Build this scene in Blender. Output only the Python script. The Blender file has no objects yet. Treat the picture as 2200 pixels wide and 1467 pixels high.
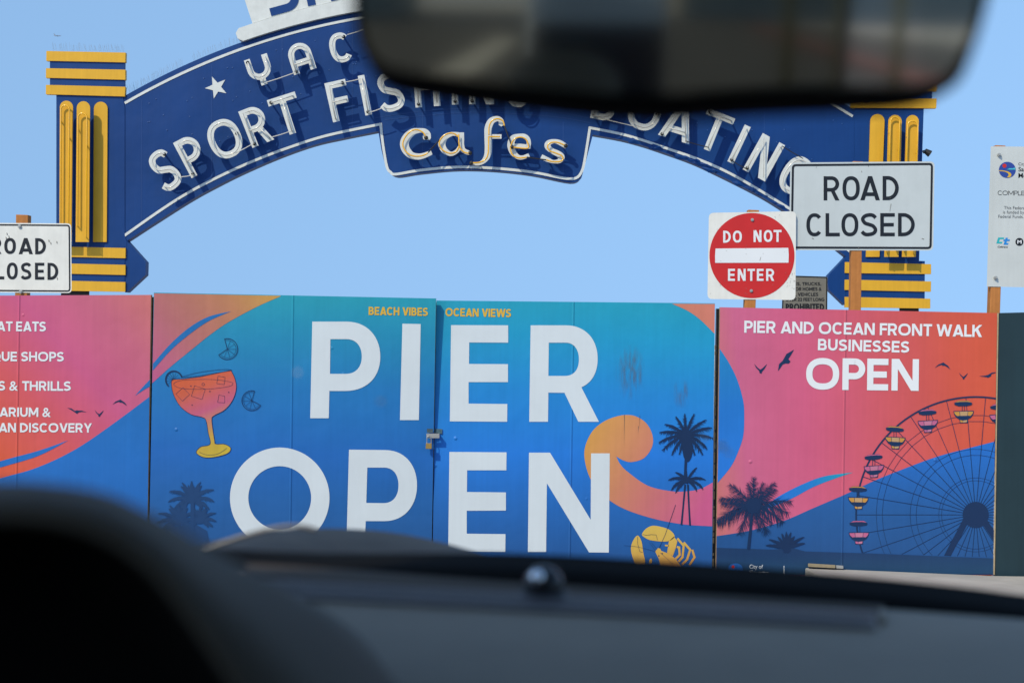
import bpy, bmesh, math, random
from mathutils import Vector, Matrix
from mathutils.geometry import tessellate_polygon
R = math.radians
rnd = random.Random(7)
scene = bpy.context.scene
col = scene.collection

# ------------------------------------------------------------------ camera, sky, sun, exposure
F = 2200 * 50.0 / 36.0            # focal length in photograph pixels
ROLL = R(0.9)
ZC = 2.12                         # eye height above the road at the gate
YB = 12.4                         # distance of the hoarding
YA = 17.5                         # distance of the arch
cam_d = bpy.data.cameras.new("camera")
cam = bpy.data.objects.new("camera", cam_d); col.objects.link(cam)
cam_d.lens = 50; cam_d.sensor_width = 36; cam_d.clip_start = 0.02; cam_d.clip_end = 20000
cam.matrix_world = Matrix.Translation((0, 0, ZC)) @ Matrix.Rotation(R(90), 4, 'X') @ Matrix.Rotation(ROLL, 4, 'Z')
cam_d.dof.use_dof = True; cam_d.dof.focus_distance = 13.6; cam_d.dof.aperture_fstop = 4.6
cam_d.dof.aperture_blades = 7
scene.camera = cam

SUN = Vector((-0.66, -0.9, 1.0)).normalized()      # towards the sun: behind the car, to its left
elev = math.asin(SUN.z); azim = math.atan2(SUN.x, SUN.y)
w = bpy.data.worlds.new("World"); scene.world = w; w.use_nodes = True
nt = w.node_tree
sky = nt.nodes.new('ShaderNodeTexSky'); sky.sky_type = 'NISHITA'; sky.sun_disc = False
sky.sun_elevation = elev; sky.sun_rotation = azim
sky.air_density = 1.4; sky.dust_density = 0.6; sky.ozone_density = 5.0
# clear sea air: the lowest few degrees keep the blue of the sky just above them
tc = nt.nodes.new('ShaderNodeTexCoord'); sep = nt.nodes.new('ShaderNodeSeparateXYZ'); nt.links.new(tc.outputs['Generated'], sep.inputs[0])
m1 = nt.nodes.new('ShaderNodeMath'); m1.operation = 'MULTIPLY_ADD'; m1.inputs[1].default_value = .10; m1.inputs[2].default_value = .36
m2 = nt.nodes.new('ShaderNodeMath'); m2.operation = 'MULTIPLY_ADD'; m2.inputs[1].default_value = 1.3; m2.inputs[2].default_value = -.15
m3 = nt.nodes.new('ShaderNodeMath'); m3.operation = 'MAXIMUM'
cmb = nt.nodes.new('ShaderNodeCombineXYZ')
nt.links.new(sep.outputs['Z'], m1.inputs[0]); nt.links.new(sep.outputs['Z'], m2.inputs[0]); nt.links.new(m1.outputs[0], m3.inputs[0]); nt.links.new(m2.outputs[0], m3.inputs[1])
nt.links.new(sep.outputs['X'], cmb.inputs[0]); nt.links.new(sep.outputs['Y'], cmb.inputs[1]); nt.links.new(m3.outputs[0], cmb.inputs[2])
nrm = nt.nodes.new('ShaderNodeVectorMath'); nrm.operation = 'NORMALIZE'; nt.links.new(cmb.outputs[0], nrm.inputs[0]); nt.links.new(nrm.outputs[0], sky.inputs['Vector'])
bg = nt.nodes['Background']; bg.inputs['Strength'].default_value = 0.14
nt.links.new(sky.outputs[0], bg.inputs['Color'])
sun_d = bpy.data.lights.new("sun", 'SUN'); sun_d.energy = 2.5; sun_d.angle = R(0.53); sun_d.color = (1, .86, .63)
sun = bpy.data.objects.new("sun", sun_d); col.objects.link(sun)
sun.rotation_euler = SUN.to_track_quat('Z', 'Y').to_euler()
vs = scene.view_settings
vs.view_transform = 'Standard'; vs.look = 'None'; vs.exposure = 0.5; vs.gamma = 1; vs.use_curve_mapping = False
scene.cycles.use_denoising = True
scene.cycles.max_bounces = 8; scene.cycles.transparent_max_bounces = 12
scene.cycles.use_adaptive_sampling = False

# ------------------------------------------------------------------ helpers
CR_, SR_ = math.cos(ROLL), math.sin(ROLL)
def W(px, py, Y):
    """the point at distance Y that lies behind pixel (px, py) of the photograph"""
    u = (px - 1100) / F; v = -(py - 733.5) / F
    return Vector(((u * CR_ - v * SR_) * Y, Y, ZC + (u * SR_ + v * CR_) * Y))

def lin(c):
    c /= 255.0
    return c / 12.92 if c <= .04045 else ((c + .055) / 1.055) ** 2.4
K = 1.05
def C(r, g, b, k=None):
    k = K if k is None else k
    return (min(.95, lin(r) / k), min(.95, lin(g) / k), min(.95, lin(b) / k), 1)

def setp(bs, **kw):
    for k, v in kw.items():
        bs.inputs[k.replace('_', ' ')].default_value = v

def mat(name, color, rough=.5, spec=.35, metal=0.0, vary=.06, vscale=3.0, bump=0.0, bscale=8.0, bdist=.01, coat=0.0, streak=0.0):
    m = bpy.data.materials.new(name); m.use_nodes = True
    n, l = m.node_tree.nodes, m.node_tree.links
    bs = n['Principled BSDF']
    setp(bs, Roughness=rough, Metallic=metal)
    bs.inputs['Specular IOR Level'].default_value = spec
    bs.inputs['Coat Weight'].default_value = coat
    geo = n.new('ShaderNodeNewGeometry')
    rgb = n.new('ShaderNodeRGB'); rgb.outputs[0].default_value = color
    finish(n, l, bs, geo, rgb.outputs[0], vary, vscale, bump, bscale, bdist, streak)
    return m

def finish(n, l, bs, geo, colsock, vary, vscale, bump, bscale, bdist, streak, seams=()):
    no = n.new('ShaderNodeTexNoise'); no.inputs['Scale'].default_value = vscale; no.inputs['Detail'].default_value = 5
    no.inputs['Roughness'].default_value = .6
    l.new(geo.outputs['Position'], no.inputs['Vector'])
    mr = n.new('ShaderNodeMapRange'); mr.inputs['From Min'].default_value = .3; mr.inputs['From Max'].default_value = .7
    mr.inputs['To Min'].default_value = 1 - vary; mr.inputs['To Max'].default_value = 1 + vary
    l.new(no.outputs['Fac'], mr.inputs['Value'])
    fac = mr.outputs[0]
    if streak:
        vm = n.new('ShaderNodeVectorMath'); vm.operation = 'MULTIPLY'; vm.inputs[1].default_value = (28, 28, 1.1)
        l.new(geo.outputs['Position'], vm.inputs[0])
        n2 = n.new('ShaderNodeTexNoise'); n2.inputs['Scale'].default_value = 1; n2.inputs['Detail'].default_value = 4
        l.new(vm.outputs[0], n2.inputs['Vector'])
        m2 = n.new('ShaderNodeMapRange'); m2.inputs['From Min'].default_value = .3; m2.inputs['From Max'].default_value = .75
        m2.inputs['To Min'].default_value = 1 + streak; m2.inputs['To Max'].default_value = 1 - streak
        l.new(n2.outputs['Fac'], m2.inputs['Value'])
        mm = n.new('ShaderNodeMath'); mm.operation = 'MULTIPLY'
        l.new(fac, mm.inputs[0]); l.new(m2.outputs[0], mm.inputs[1]); fac = mm.outputs[0]
    sc = n.new('ShaderNodeVectorMath'); sc.operation = 'SCALE'
    l.new(colsock, sc.inputs[0]); l.new(fac, sc.inputs['Scale'])
    l.new(sc.outputs[0], bs.inputs['Base Color'])
    if bump:
        nb = n.new('ShaderNodeTexNoise'); nb.inputs['Scale'].default_value = bscale; nb.inputs['Detail'].default_value = 3
        l.new(geo.outputs['Position'], nb.inputs['Vector'])
        h = nb.outputs['Fac']
        if seams:
            sx = n.new('ShaderNodeSeparateXYZ'); l.new(geo.outputs['Position'], sx.inputs[0])
            # slow wobble so that the joints are not ruled lines
            for x0, lean in seams:
                a = n.new('ShaderNodeMath'); a.operation = 'MULTIPLY_ADD'
                l.new(sx.outputs['Z'], a.inputs[0]); a.inputs[1].default_value = -lean
                l.new(sx.outputs['X'], a.inputs[2])
                b = n.new('ShaderNodeMath'); b.operation = 'SUBTRACT'; l.new(a.outputs[0], b.inputs[0]); b.inputs[1].default_value = x0
                c = n.new('ShaderNodeMath'); c.operation = 'ABSOLUTE'; l.new(b.outputs[0], c.inputs[0])
                d = n.new('ShaderNodeMapRange'); d.inputs['From Min'].default_value = 0; d.inputs['From Max'].default_value = .012
                d.inputs['To Min'].default_value = 1.0; d.inputs['To Max'].default_value = 0; l.new(c.outputs[0], d.inputs['Value'])
                e = n.new('ShaderNodeMath'); e.operation = 'ADD'; l.new(h, e.inputs[0]); l.new(d.outputs[0], e.inputs[1]); h = e.outputs[0]
            vo = n.new('ShaderNodeTexVoronoi'); vo.inputs['Scale'].default_value = 2.6
            l.new(geo.outputs['Position'], vo.inputs['Vector'])
            d = n.new('ShaderNodeMapRange'); d.inputs['From Min'].default_value = .0; d.inputs['From Max'].default_value = .05
            d.inputs['To Min'].default_value = 1.2; d.inputs['To Max'].default_value = 0; l.new(vo.outputs['Distance'], d.inputs['Value'])
            e = n.new('ShaderNodeMath'); e.operation = 'ADD'; l.new(h, e.inputs[0]); l.new(d.outputs[0], e.inputs[1]); h = e.outputs[0]
        bp = n.new('ShaderNodeBump'); bp.inputs['Strength'].default_value = bump; bp.inputs['Distance'].default_value = bdist
        l.new(h, bp.inputs['Height']); l.new(bp.outputs[0], bs.inputs['Normal'])

def xw(px, py=850): return W(px, py, YB).x
SEAMS = [(xw(630, 1467 / 2) , .0), (xw(1231, 733), .0), (xw(1816, 733), .0), (xw(40, 733), .0)]
SEAMS = [(x, .012) if False else (x, 0.0) for x, _ in SEAMS]

def print_mat(name, stops, p0, p1, vary=.05):
    """vinyl print whose ink runs through the colours of stops from point p0 to point p1 (photograph pixels on the hoarding)"""
    m = bpy.data.materials.new(name); m.use_nodes = True
    n, l = m.node_tree.nodes, m.node_tree.links
    bs = n['Principled BSDF']; setp(bs, Roughness=.42); bs.inputs['Specular IOR Level'].default_value = .3
    geo = n.new('ShaderNodeNewGeometry')
    a, b = W(p0[0], p0[1], YB), W(p1[0], p1[1], YB); d = b - a
    sub = n.new('ShaderNodeVectorMath'); sub.operation = 'SUBTRACT'; sub.inputs[1].default_value = a
    l.new(geo.outputs['Position'], sub.inputs[0])
    dot = n.new('ShaderNodeVectorMath'); dot.operation = 'DOT_PRODUCT'; dot.inputs[1].default_value = d / d.length_squared
    l.new(sub.outputs[0], dot.inputs[0])
    rp = n.new('ShaderNodeValToRGB'); cr = rp.color_ramp
    while len(cr.elements) < len(stops): cr.elements.new(.5)
    for e, (t, c) in zip(cr.elements, stops): e.position = t
    gain = (.62, .90, .90) if name.startswith(('blue', 'teal', 'navy')) else (.86, .90, .92)
    for e, (t, c) in zip(cr.elements, stops): e.color = (c[0] * gain[0], c[1] * gain[1], c[2] * gain[2], 1)
    l.new(dot.outputs['Value'], rp.inputs[0])
    finish(n, l, bs, geo, rp.outputs[0], vary, 1.6, .55, 3.2, .014, .035, SEAMS)
    return m

def link(o, parent=None):
    col.objects.link(o)
    if parent is not None:
        o.parent = parent
        o.matrix_parent_inverse = Matrix.Translation(-parent.location)
    return o

def tag(o, label=None, cat=None, group=None, kind=None):
    if label: o['label'] = label
    if cat: o['category'] = cat
    if group: o['group'] = group
    if kind: o['kind'] = kind
    return o

def thing(name, label, cat, loc=(0, 0, 0), group=None):
    o = bpy.data.objects.new(name, None); o.empty_display_size = .2
    o.location = loc; col.objects.link(o)
    return tag(o, label, cat, group)

def cr(pts, n=8, closed=False):
    """Catmull-Rom through pts"""
    out = []; N = len(pts); rng = range(N if closed else N - 1)
    for i in rng:
        p1, p2 = pts[i], pts[(i + 1) % N]
        p0 = pts[(i - 1) % N] if closed or i > 0 else p1
        p3 = pts[(i + 2) % N] if closed or i + 2 < N else p2
        for k in range(n):
            t = k / n
            out.append(tuple(.5 * (2 * b + (c - a) * t + (2 * a - 5 * b + 4 * c - d) * t * t + (3 * b - a - 3 * c + d) * t ** 3)
                             for a, b, c, d in zip(p0, p1, p2, p3)))
    if not closed: out.append(tuple(pts[-1]))
    return out

def arc(cx, cy, rx, ry, a0, a1, n=16):
    return [(cx + rx * math.cos(R(a0 + (a1 - a0) * i / n)), cy + ry * math.sin(R(a0 + (a1 - a0) * i / n))) for i in range(n + 1)]

def clip(poly, edge):
    """keep the part of a polygon where edge(p) >= 0"""
    out = []
    for i in range(len(poly)):
        a, b = poly[i - 1], poly[i]; fa, fb = edge(a), edge(b)
        if (fa >= 0) != (fb >= 0):
            t = fa / (fa - fb); out.append((a[0] + t * (b[0] - a[0]), a[1] + t * (b[1] - a[1])))
        if fb >= 0: out.append(b)
    return out

class MB:
    def __init__(s): s.v = []; s.f = []; s.j = 0.0
    def quad(s, a, b, c, d):
        i = len(s.v); s.v += [Vector(x) for x in (a, b, c, d)]; s.f.append((i, i + 1, i + 2, i + 3)); return s
    def fill(s, contours, f):
        """flat filled contours (the first is the outline, the rest are holes); f maps 2-D to 3-D"""
        cs = [[Vector((p[0], p[1], 0)) for p in c] for c in contours if len(c) > 2]
        if not cs: return s
        tris = tessellate_polygon(cs); base = len(s.v)
        for c in cs:
            for p in c: s.v.append(f(p.x, p.y))
        s.f += [tuple(base + k for k in t) for t in tris]
        return s
    def prism(s, contours, front, back):
        """filled contours with a front face, a back face and sides"""
        s.fill(contours, front); s.fill(contours, back)
        for c in contours:
            n = len(c); b = len(s.v)
            for p in c: s.v.append(front(*p)); s.v.append(back(*p))
            for i in range(n):
                j = (i + 1) % n; s.f.append((b + 2 * i, b + 2 * j, b + 2 * j + 1, b + 2 * i + 1))
        return s
    def tube(s, pts, r, n=6, closed=False):
        pts = [Vector(p) for p in pts]; base = len(s.v); N = len(pts)
        for i, p in enumerate(pts):
            a = pts[i - 1] if i > 0 or closed else p
            b = pts[(i + 1) % N] if i < N - 1 or closed else p
            d = (b - a)
            d = d.normalized() if d.length > 1e-9 else Vector((0, 0, 1))
            u = d.cross(Vector((0, 1, 0)))
            if u.length < .1: u = d.cross(Vector((1, 0, 0)))
            u.normalize(); v = d.cross(u).normalized()
            rr = r[i] if isinstance(r, (list, tuple)) else r
            for k in range(n):
                t = 2 * math.pi * k / n; s.v.append(p + (u * math.cos(t) + v * math.sin(t)) * rr)
        for i in range(N if closed else N - 1):
            j = (i + 1) % N
            for k in range(n):
                k2 = (k + 1) % n
                s.f.append((base + i * n + k, base + i * n + k2, base + j * n + k2, base + j * n + k))
        if not closed:
            s.f.append(tuple(base + k for k in range(n))); s.f.append(tuple(base + (N - 1) * n + k for k in range(n)))
        return s
    def box(s, x0, x1, y0, y1, z0, z1):
        b = len(s.v)
        s.v += [Vector((x, y, z)) for x in (x0, x1) for y in (y0, y1) for z in (z0, z1)]
        for q in ((0, 1, 3, 2), (4, 6, 7, 5), (0, 4, 5, 1), (2, 3, 7, 6), (0, 2, 6, 4), (1, 5, 7, 3)):
            s.f.append(tuple(b + k for k in q))
        return s
    def ball(s, c, r, n=8, m=5, sq=(1, 1, 1)):
        c = Vector(c); b = len(s.v)
        for i in range(m + 1):
            t = math.pi * i / m
            for k in range(n):
                p = 2 * math.pi * k / n
                s.v.append(c + Vector((math.sin(t) * math.cos(p) * sq[0], math.sin(t) * math.sin(p) * sq[1], math.cos(t) * sq[2])) * r)
        for i in range(m):
            for k in range(n):
                k2 = (k + 1) % n; s.f.append((b + i * n + k, b + i * n + k2, b + (i + 1) * n + k2, b + (i + 1) * n + k))
        return s
    def grid(s, rows):
        b = len(s.v); n = len(rows[0])
        for r_ in rows: s.v += [Vector(p) for p in r_]
        for i in range(len(rows) - 1):
            for k in range(n - 1):
                s.f.append((b + i * n + k, b + i * n + k + 1, b + (i + 1) * n + k + 1, b + (i + 1) * n + k))
        return s
    def build(s, name, m, parent=None, smooth=False, normals=True, bevel=0, solid=0, sub=0):
        me = bpy.data.meshes.new(name); me.from_pydata([tuple(v) for v in s.v], [], s.f); me.update()
        if normals:
            bm = bmesh.new(); bm.from_mesh(me); bmesh.ops.remove_doubles(bm, verts=bm.verts, dist=1e-6)
            bmesh.ops.recalc_face_normals(bm, faces=bm.faces); bm.to_mesh(me); bm.free()
        if smooth: me.polygons.foreach_set('use_smooth', [True] * len(me.polygons))
        me.materials.append(m)
        o = bpy.data.objects.new(name, me); link(o, parent)
        if solid:
            k = o.modifiers.new('thick', 'SOLIDIFY'); k.thickness = solid; k.offset = 0
        if sub:
            k = o.modifiers.new('soft', 'SUBSURF'); k.levels = k.render_levels = sub
        if bevel:
            k = o.modifiers.new('edge', 'BEVEL'); k.width = bevel; k.segments = 2; k.limit_method = 'ANGLE'; k.angle_limit = R(40)
        return o

def ribbon(pts, width, closed=False):
    """outline(s) of a stroke: pts are (x, y) or (x, y, w)"""
    N = len(pts); L, Rr = [], []
    for i, p in enumerate(pts):
        a = pts[i - 1] if (i > 0 or closed) else p
        b = pts[(i + 1) % N] if (i < N - 1 or closed) else p
        dx1, dy1 = p[0] - a[0], p[1] - a[1]; dx2, dy2 = b[0] - p[0], b[1] - p[1]
        l1, l2 = math.hypot(dx1, dy1), math.hypot(dx2, dy2)
        if l1 < 1e-9: dx1, dy1, l1 = dx2, dy2, l2
        if l2 < 1e-9: dx2, dy2, l2 = dx1, dy1, l1
        if l1 < 1e-9: continue
        n1 = (-dy1 / l1, dx1 / l1); n2 = (-dy2 / l2, dx2 / l2)
        mx, my = n1[0] + n2[0], n1[1] + n2[1]; ml = math.hypot(mx, my) or 1
        mx, my = mx / ml, my / ml; c = max(.5, mx * n1[0] + my * n1[1])
        h = (p[2] if len(p) > 2 else width) / 2 / c
        L.append((p[0] + mx * h, p[1] + my * h)); Rr.append((p[0] - mx * h, p[1] - my * h))
    if closed: return [L, Rr[::-1]] if area(L) > area(Rr) else [Rr, L[::-1]]
    return [L + Rr[::-1]]

def area(c): return abs(sum(c[i - 1][0] * c[i][1] - c[i][0] * c[i - 1][1] for i in range(len(c)))) / 2

def ribbon_fill(mb, pts, width, f, closed=False):
    """a stroke as a strip of quads (safe on curls)"""
    N = len(pts)
    out = ribbon(pts, width, closed)
    if closed:
        mb.fill(out, f); return mb
    c = out[0]; n = len(c) // 2; b = len(mb.v)
    for i in range(n): mb.v.append(f(*c[i])); mb.v.append(f(*c[-1 - i]))
    for i in range(n - 1): mb.f.append((b + 2 * i, b + 2 * i + 1, b + 2 * i + 3, b + 2 * i + 2))
    return mb

def ribbon_solid(mb, pts, width, front, back, closed=False):
    ribbon_fill(mb, pts, width, front, closed); ribbon_fill(mb, pts, width, back, closed)
    for c in ribbon(pts, width, closed):
        n = len(c); b = len(mb.v)
        for p in c: mb.v.append(front(*p)); mb.v.append(back(*p))
        for i in range(n):
            j = (i + 1) % n; mb.f.append((b + 2 * i, b + 2 * j, b + 2 * j + 1, b + 2 * i + 1))

# writing set in the built-in typeface ------------------------------------------------
def text_contour(s, bold):
    cu = bpy.data.curves.new("lettering", 'FONT'); cu.body = s; cu.size = 1; cu.offset = bold; cu.dimensions = '2D'; cu.fill_mode = 'FRONT'
    cu.resolution_u = 4
    o = bpy.data.objects.new("lettering", cu); col.objects.link(o)
    bpy.context.view_layer.update()
    me = o.evaluated_get(bpy.context.evaluated_depsgraph_get()).to_mesh()
    v = [tuple(x.co) for x in me.vertices]; f = [tuple(p.vertices) for p in me.polygons]
    o.to_mesh_clear() if False else None
    bpy.data.objects.remove(o); bpy.data.curves.remove(cu)
    return v, f
_cap = {}
def cap(bold):
    if bold not in _cap:
        v, _ = text_contour("H", bold); ys = [p[1] for p in v]; _cap[bold] = (min(ys), max(ys))
    return _cap[bold]
def text(mb, s, bl, br, h, f, bold=.02, shear=0.0):
    """writing from bl to br (photograph pixels), capitals h pixels high, through the map f"""
    v, fs = text_contour(s, bold); y0, y1 = cap(bold)
    xs = [p[0] for p in v]; x0, x1 = min(xs), max(xs)
    dx, dy = br[0] - bl[0], br[1] - bl[1]; L = math.hypot(dx, dy); ux, uy = dx / L, dy / L
    b = len(mb.v)
    for p in v:
        t = (p[0] - x0) / (x1 - x0) * L; k = (p[1] - y0) / (y1 - y0) * h; t += shear * k
        mb.v.append(f(bl[0] + ux * t + uy * k, bl[1] + uy * t - ux * k))
    mb.f += [tuple(b + i for i in q) for q in fs]
    return mb
def text_left(s, x, y, h, bold, squeeze=1.0, right=False, slope=.0175):
    """bl, br for a line of natural width that starts (or ends) at x on the baseline y"""
    v, _ = text_contour(s, bold); y0, y1 = cap(bold); xs = [p[0] for p in v]
    L = (max(xs) - min(xs)) / (y1 - y0) * h * squeeze
    return ((x - L, y - slope * L), (x, y)) if right else ((x, y), (x + L, y + slope * L))

# letters drawn with an even stroke: road signs and the sign-painter letters of the arch ---
def glyph(ch, Wd, H, h, deco=False):
    """shapes and centre lines in a box Wd x H (y up), stroke 2h. Shape: ('S', points, closed) or ('P', outline)"""
    st = ('S', [(h, 0), (h, H)], False); k = 2.3 * h
    m = H * .5
    if ch == 'I': return [('S', [(Wd / 2, 0), (Wd / 2, H)], False)], [[(Wd / 2, h), (Wd / 2, H - h)]]
    if ch == 'T': return [('S', [(0, H - h), (Wd, H - h)], False), ('S', [(Wd / 2, 0), (Wd / 2, H - 1.9 * h)], False)], [[(h, H - h), (Wd - h, H - h)], [(Wd / 2, H - h), (Wd / 2, h)]]
    if ch == 'L': return [st, ('S', [(1.9 * h, h), (Wd, h)], False)], [[(h, H - h), (h, h), (Wd - h, h)]]
    if ch in 'EF':
        sh = [st, ('S', [(1.9 * h, H - h), (Wd, H - h)], False), ('S', [(1.9 * h, m), (Wd * .93, m)], False)]
        cl = [[(Wd - h, H - h), (h * 1.3, H - h), (h, m), (h, h)], [(h, m), (Wd * .85, m)]]
        if ch == 'E': sh.append(('S', [(1.9 * h, h), (Wd, h)], False)); cl.append([(h, h), (Wd - h, h)])
        return sh, cl
    if ch == 'H': return [st, ('S', [(Wd - h, 0), (Wd - h, H)], False), ('S', [(1.9 * h, m), (Wd - 1.9 * h, m)], False)], [[(h, h), (h, H - h)], [(Wd - h, h), (Wd - h, H - h)], [(h, m), (Wd - h, m)]]
    if ch == 'N':
        return [st, ('S', [(Wd - h, 0), (Wd - h, H)], False), ('P', [(0, H), (k * 1.05, H), (Wd, 0), (Wd - k * 1.05, 0)])], [[(h, h), (h, H - h), (Wd - h, h), (Wd - h, H - h)]]
    if ch == 'M':
        return [st, ('S', [(Wd - h, 0), (Wd - h, H)], False), ('P', [(0, H), (k, H), (Wd / 2 + k / 2, H * .2), (Wd / 2 - k / 2, H * .2)]), ('P', [(Wd, H), (Wd - k, H), (Wd / 2 - k / 2, H * .2), (Wd / 2 + k / 2, H * .2)])], [[(h, h), (h, H - h), (Wd / 2, H * .25), (Wd - h, H - h), (Wd - h, h)]]
    if ch == 'A':
        if deco:
            r_ = Wd / 2 - h; pts = [(h, 0), (h, H - r_ - h)] + arc(Wd / 2, H - r_ - h, r_, r_, 180, 0)[1:] + [(Wd - h, 0)]
            return [('S', pts, False), ('S', [(1.9 * h, H * .34), (Wd - 1.9 * h, H * .34)], False)], [[(h, h)] + pts[1:-1] + [(Wd - h, h)], [(h, H * .34), (Wd - h, H * .34)]]
        q = 1.12 * h; yb = H * .25
        xl = lambda y: (Wd / 2 - q) * y / H + q * 1.1
        return [('P', [(0, 0), (k, 0), (Wd / 2 + q, H), (Wd / 2 - q, H)]), ('P', [(Wd, 0), (Wd - k, 0), (Wd / 2 - q, H), (Wd / 2 + q, H)]),
                ('P', [(xl(yb - h), yb - h), (Wd - xl(yb - h), yb - h), (Wd - xl(yb + h), yb + h), (xl(yb + h), yb + h)])], \
               [[(k / 2, h * .6), (Wd / 2, H - h), (Wd - k / 2, h * .6)], [(xl(yb), yb), (Wd - xl(yb), yb)]]
    def sup(a0, a1, n=28, e=.86):
        o = []
        for i in range(n + 1):
            t = R(a0 + (a1 - a0) * i / n); c, s = math.cos(t), math.sin(t)
            o.append((Wd / 2 + (Wd / 2 - h) * math.copysign(abs(c) ** e, c), H / 2 + (H / 2 - h) * math.copysign(abs(s) ** e, s)))
        return o
    if ch == 'O': p = sup(0, 360, 40, 1.0 if deco else .86)[:-1]; return [('S', p, True)], [p]
    if ch == 'C':
        p = sup(42, 318); return [('S', p, False)], [p[1:-1]]
    if ch == 'G':
        p = sup(42, 345); return [('S', p, False), ('S', [(Wd * .55, H * .43), (Wd, H * .43)], False)], [p[1:-1]]
    if ch == 'D':
        a = Wd * .32
        p = [(1.9 * h, H - h), (a, H - h)] + arc(a, H / 2, Wd - a - h, H / 2 - h, 90, -90, 24) + [(1.9 * h, h)]
        return [st, ('S', p, False)], [[(h, h), (h, H - h)] + p[1:-1] + [(h, h)]]
    def bowl(y0, y1, wd):
        a = wd - (y1 - y0) / 2 - h
        a = max(a, wd * .3); rx = wd - a - h
        return [(1.9 * h, y1), (a, y1)] + arc(a, (y0 + y1) / 2, rx, (y1 - y0) / 2, 90, -90, 18) + [(1.9 * h, y0)]
    if ch in 'PR':
        p = bowl(H * .44, H - h, Wd * .98)
        sh = [st, ('S', p, False)]; cl = [[(h, h), (h, H - h)] + p[1:-1] + [(h * 1.3, H * .44)]]
        if ch == 'R':
            sh.append(('P', [(Wd * .42, H * .44 - .2 * h), (Wd * .42 + k * .95, H * .44 - .2 * h), (Wd, 0), (Wd - k, 0)])); cl.append([(Wd * .42 + k / 2, H * .43), (Wd - k / 2, h)])
        return sh, cl
    if ch == 'B':
        p = bowl(H * .5, H - h, Wd * .93); q = bowl(h, H * .5, Wd)
        return [st, ('S', p, False), ('S', q, False)], [[(h, h), (h, H - h)] + p[1:-1], [(h * 1.3, H * .5)] + q[1:-1] + [(h, h)]]
    if ch == 'S':
        p = cr([(Wd - h * .9, H * .80), (Wd * .74, H - h * 1.25), (Wd * .5, H - h), (Wd * .24, H - h * 1.7), (h * 1.05, H * .735), (Wd * .25, H * .575),
                (Wd * .5, H * .51), (Wd * .75, H * .44), (Wd - h * .95, H * .275), (Wd * .77, h * 1.7), (Wd * .48, h), (Wd * .24, h * 1.2), (h * .6, H * .2)], 6)
        return [('S', p, False)], [p[2:-2]]
    if ch == 'Y':
        r_ = Wd / 2 - h; p = [(h, H), (h, H * .30 + r_)] + arc(Wd / 2, H * .30 + r_, r_, r_, 180, 360)[1:] + [(Wd - h, H)]
        return [('S', p, False), ('S', [(Wd / 2, 0), (Wd / 2, H * .30 - h * .2)], False)], [[(h, H - h)] + p[1:-1] + [(Wd - h, H - h)], [(Wd / 2, H * .28), (Wd / 2, h)]]
    if ch == 'Z':      # the square-ended S of the header box
        r_ = (H - 2 * h) / 4; xr = Wd - h - r_; xl2 = h + r_
        return [('S', [(0, h), (xr, h)] + arc(xr, h + r_, r_, r_, -90, 90, 12)[1:] + [(xl2, H / 2)] + arc(xl2, H - h - r_, r_, r_, 270, 90, 12)[1:] + [(Wd, H - h)], False)], []
    if ch == 'K':
        return [st, ('P', [(1.7 * h, H * .36), (1.7 * h, H * .36 + k * 1.15), (Wd - k * 1.1, H), (Wd + .1 * h, H)]), ('P', [(Wd * .34, H * .52), (Wd * .34 + k * .9, H * .68), (Wd + .1 * h, 0), (Wd - k * 1.1, 0)])], []
    if ch == 'U':
        r_ = Wd / 2 - h; p = [(h, H)] + arc(Wd / 2, h + r_, r_, r_, 180, 360, 18) + [(Wd - h, H)]; return [('S', p, False)], [p]
    if ch == 'V':
        q = 1.12 * h; return [('P', [(0, H), (k, H), (Wd / 2 + q, 0), (Wd / 2 - q, 0)]), ('P', [(Wd, H), (Wd - k, H), (Wd / 2 - q, 0), (Wd / 2 + q, 0)])], []
    if ch == 'W':
        q = 1.05 * h; o = []
        for a_, b_ in ((0, .27), (.5, .27), (.5, .73), (1, .73)):
            xa = min(max(a_ * Wd, q), Wd - q); o.append(('P', [(xa - q, H), (xa + q, H), (b_ * Wd + q, 0), (b_ * Wd - q, 0)]))
        return o, []
    if ch == 'X':
        return [('P', [(0, H), (k, H), (Wd, 0), (Wd - k, 0)]), ('P', [(Wd, H), (Wd - k, H), (0, 0), (k, 0)])], []
    if ch == 'v':      # a straight armed Y
        q = 1.1 * h; return [('P', [(0, H), (k, H), (Wd / 2 + q, H * .40), (Wd / 2 - q, H * .40)]), ('P', [(Wd, H), (Wd - k, H), (Wd / 2 - q, H * .40), (Wd / 2 + q, H * .40)]), ('S', [(Wd / 2, 0), (Wd / 2, H * .46)], False)], []
    if ch == 'Q':
        p = sup(0, 360, 40, 1.0)[:-1]; return [('S', p, True), ('P', [(Wd * .56, H * .30), (Wd * .72, H * .40), (Wd * 1.0, 0), (Wd * .80, -.04 * H)])], []
    if ch == '2':
        p = cr([(h, H * .72), (Wd * .2, H - h * 1.5), (Wd / 2, H - h), (Wd - h * 1.2, H * .78), (Wd - h * 1.4, H * .6), (Wd * .5, H * .34), (h * 1.3, h)], 5)
        return [('S', p, False), ('S', [(0, h), (Wd, h)], False)], []
    if ch == '&':
        p = cr([(Wd - h * .6, h * .6), (Wd * .62, H * .36), (Wd * .32, H * .66), (Wd * .30, H * .84), (Wd * .45, H - h), (Wd * .62, H * .84), (Wd * .56, H * .66), (Wd * .28, H * .5), (h * 1.1, H * .29), (Wd * .2, h * 1.4), (Wd * .42, h), (Wd * .68, H * .2), (Wd * .86, H * .46)], 5)
        return [('S', p, False)], []
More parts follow.
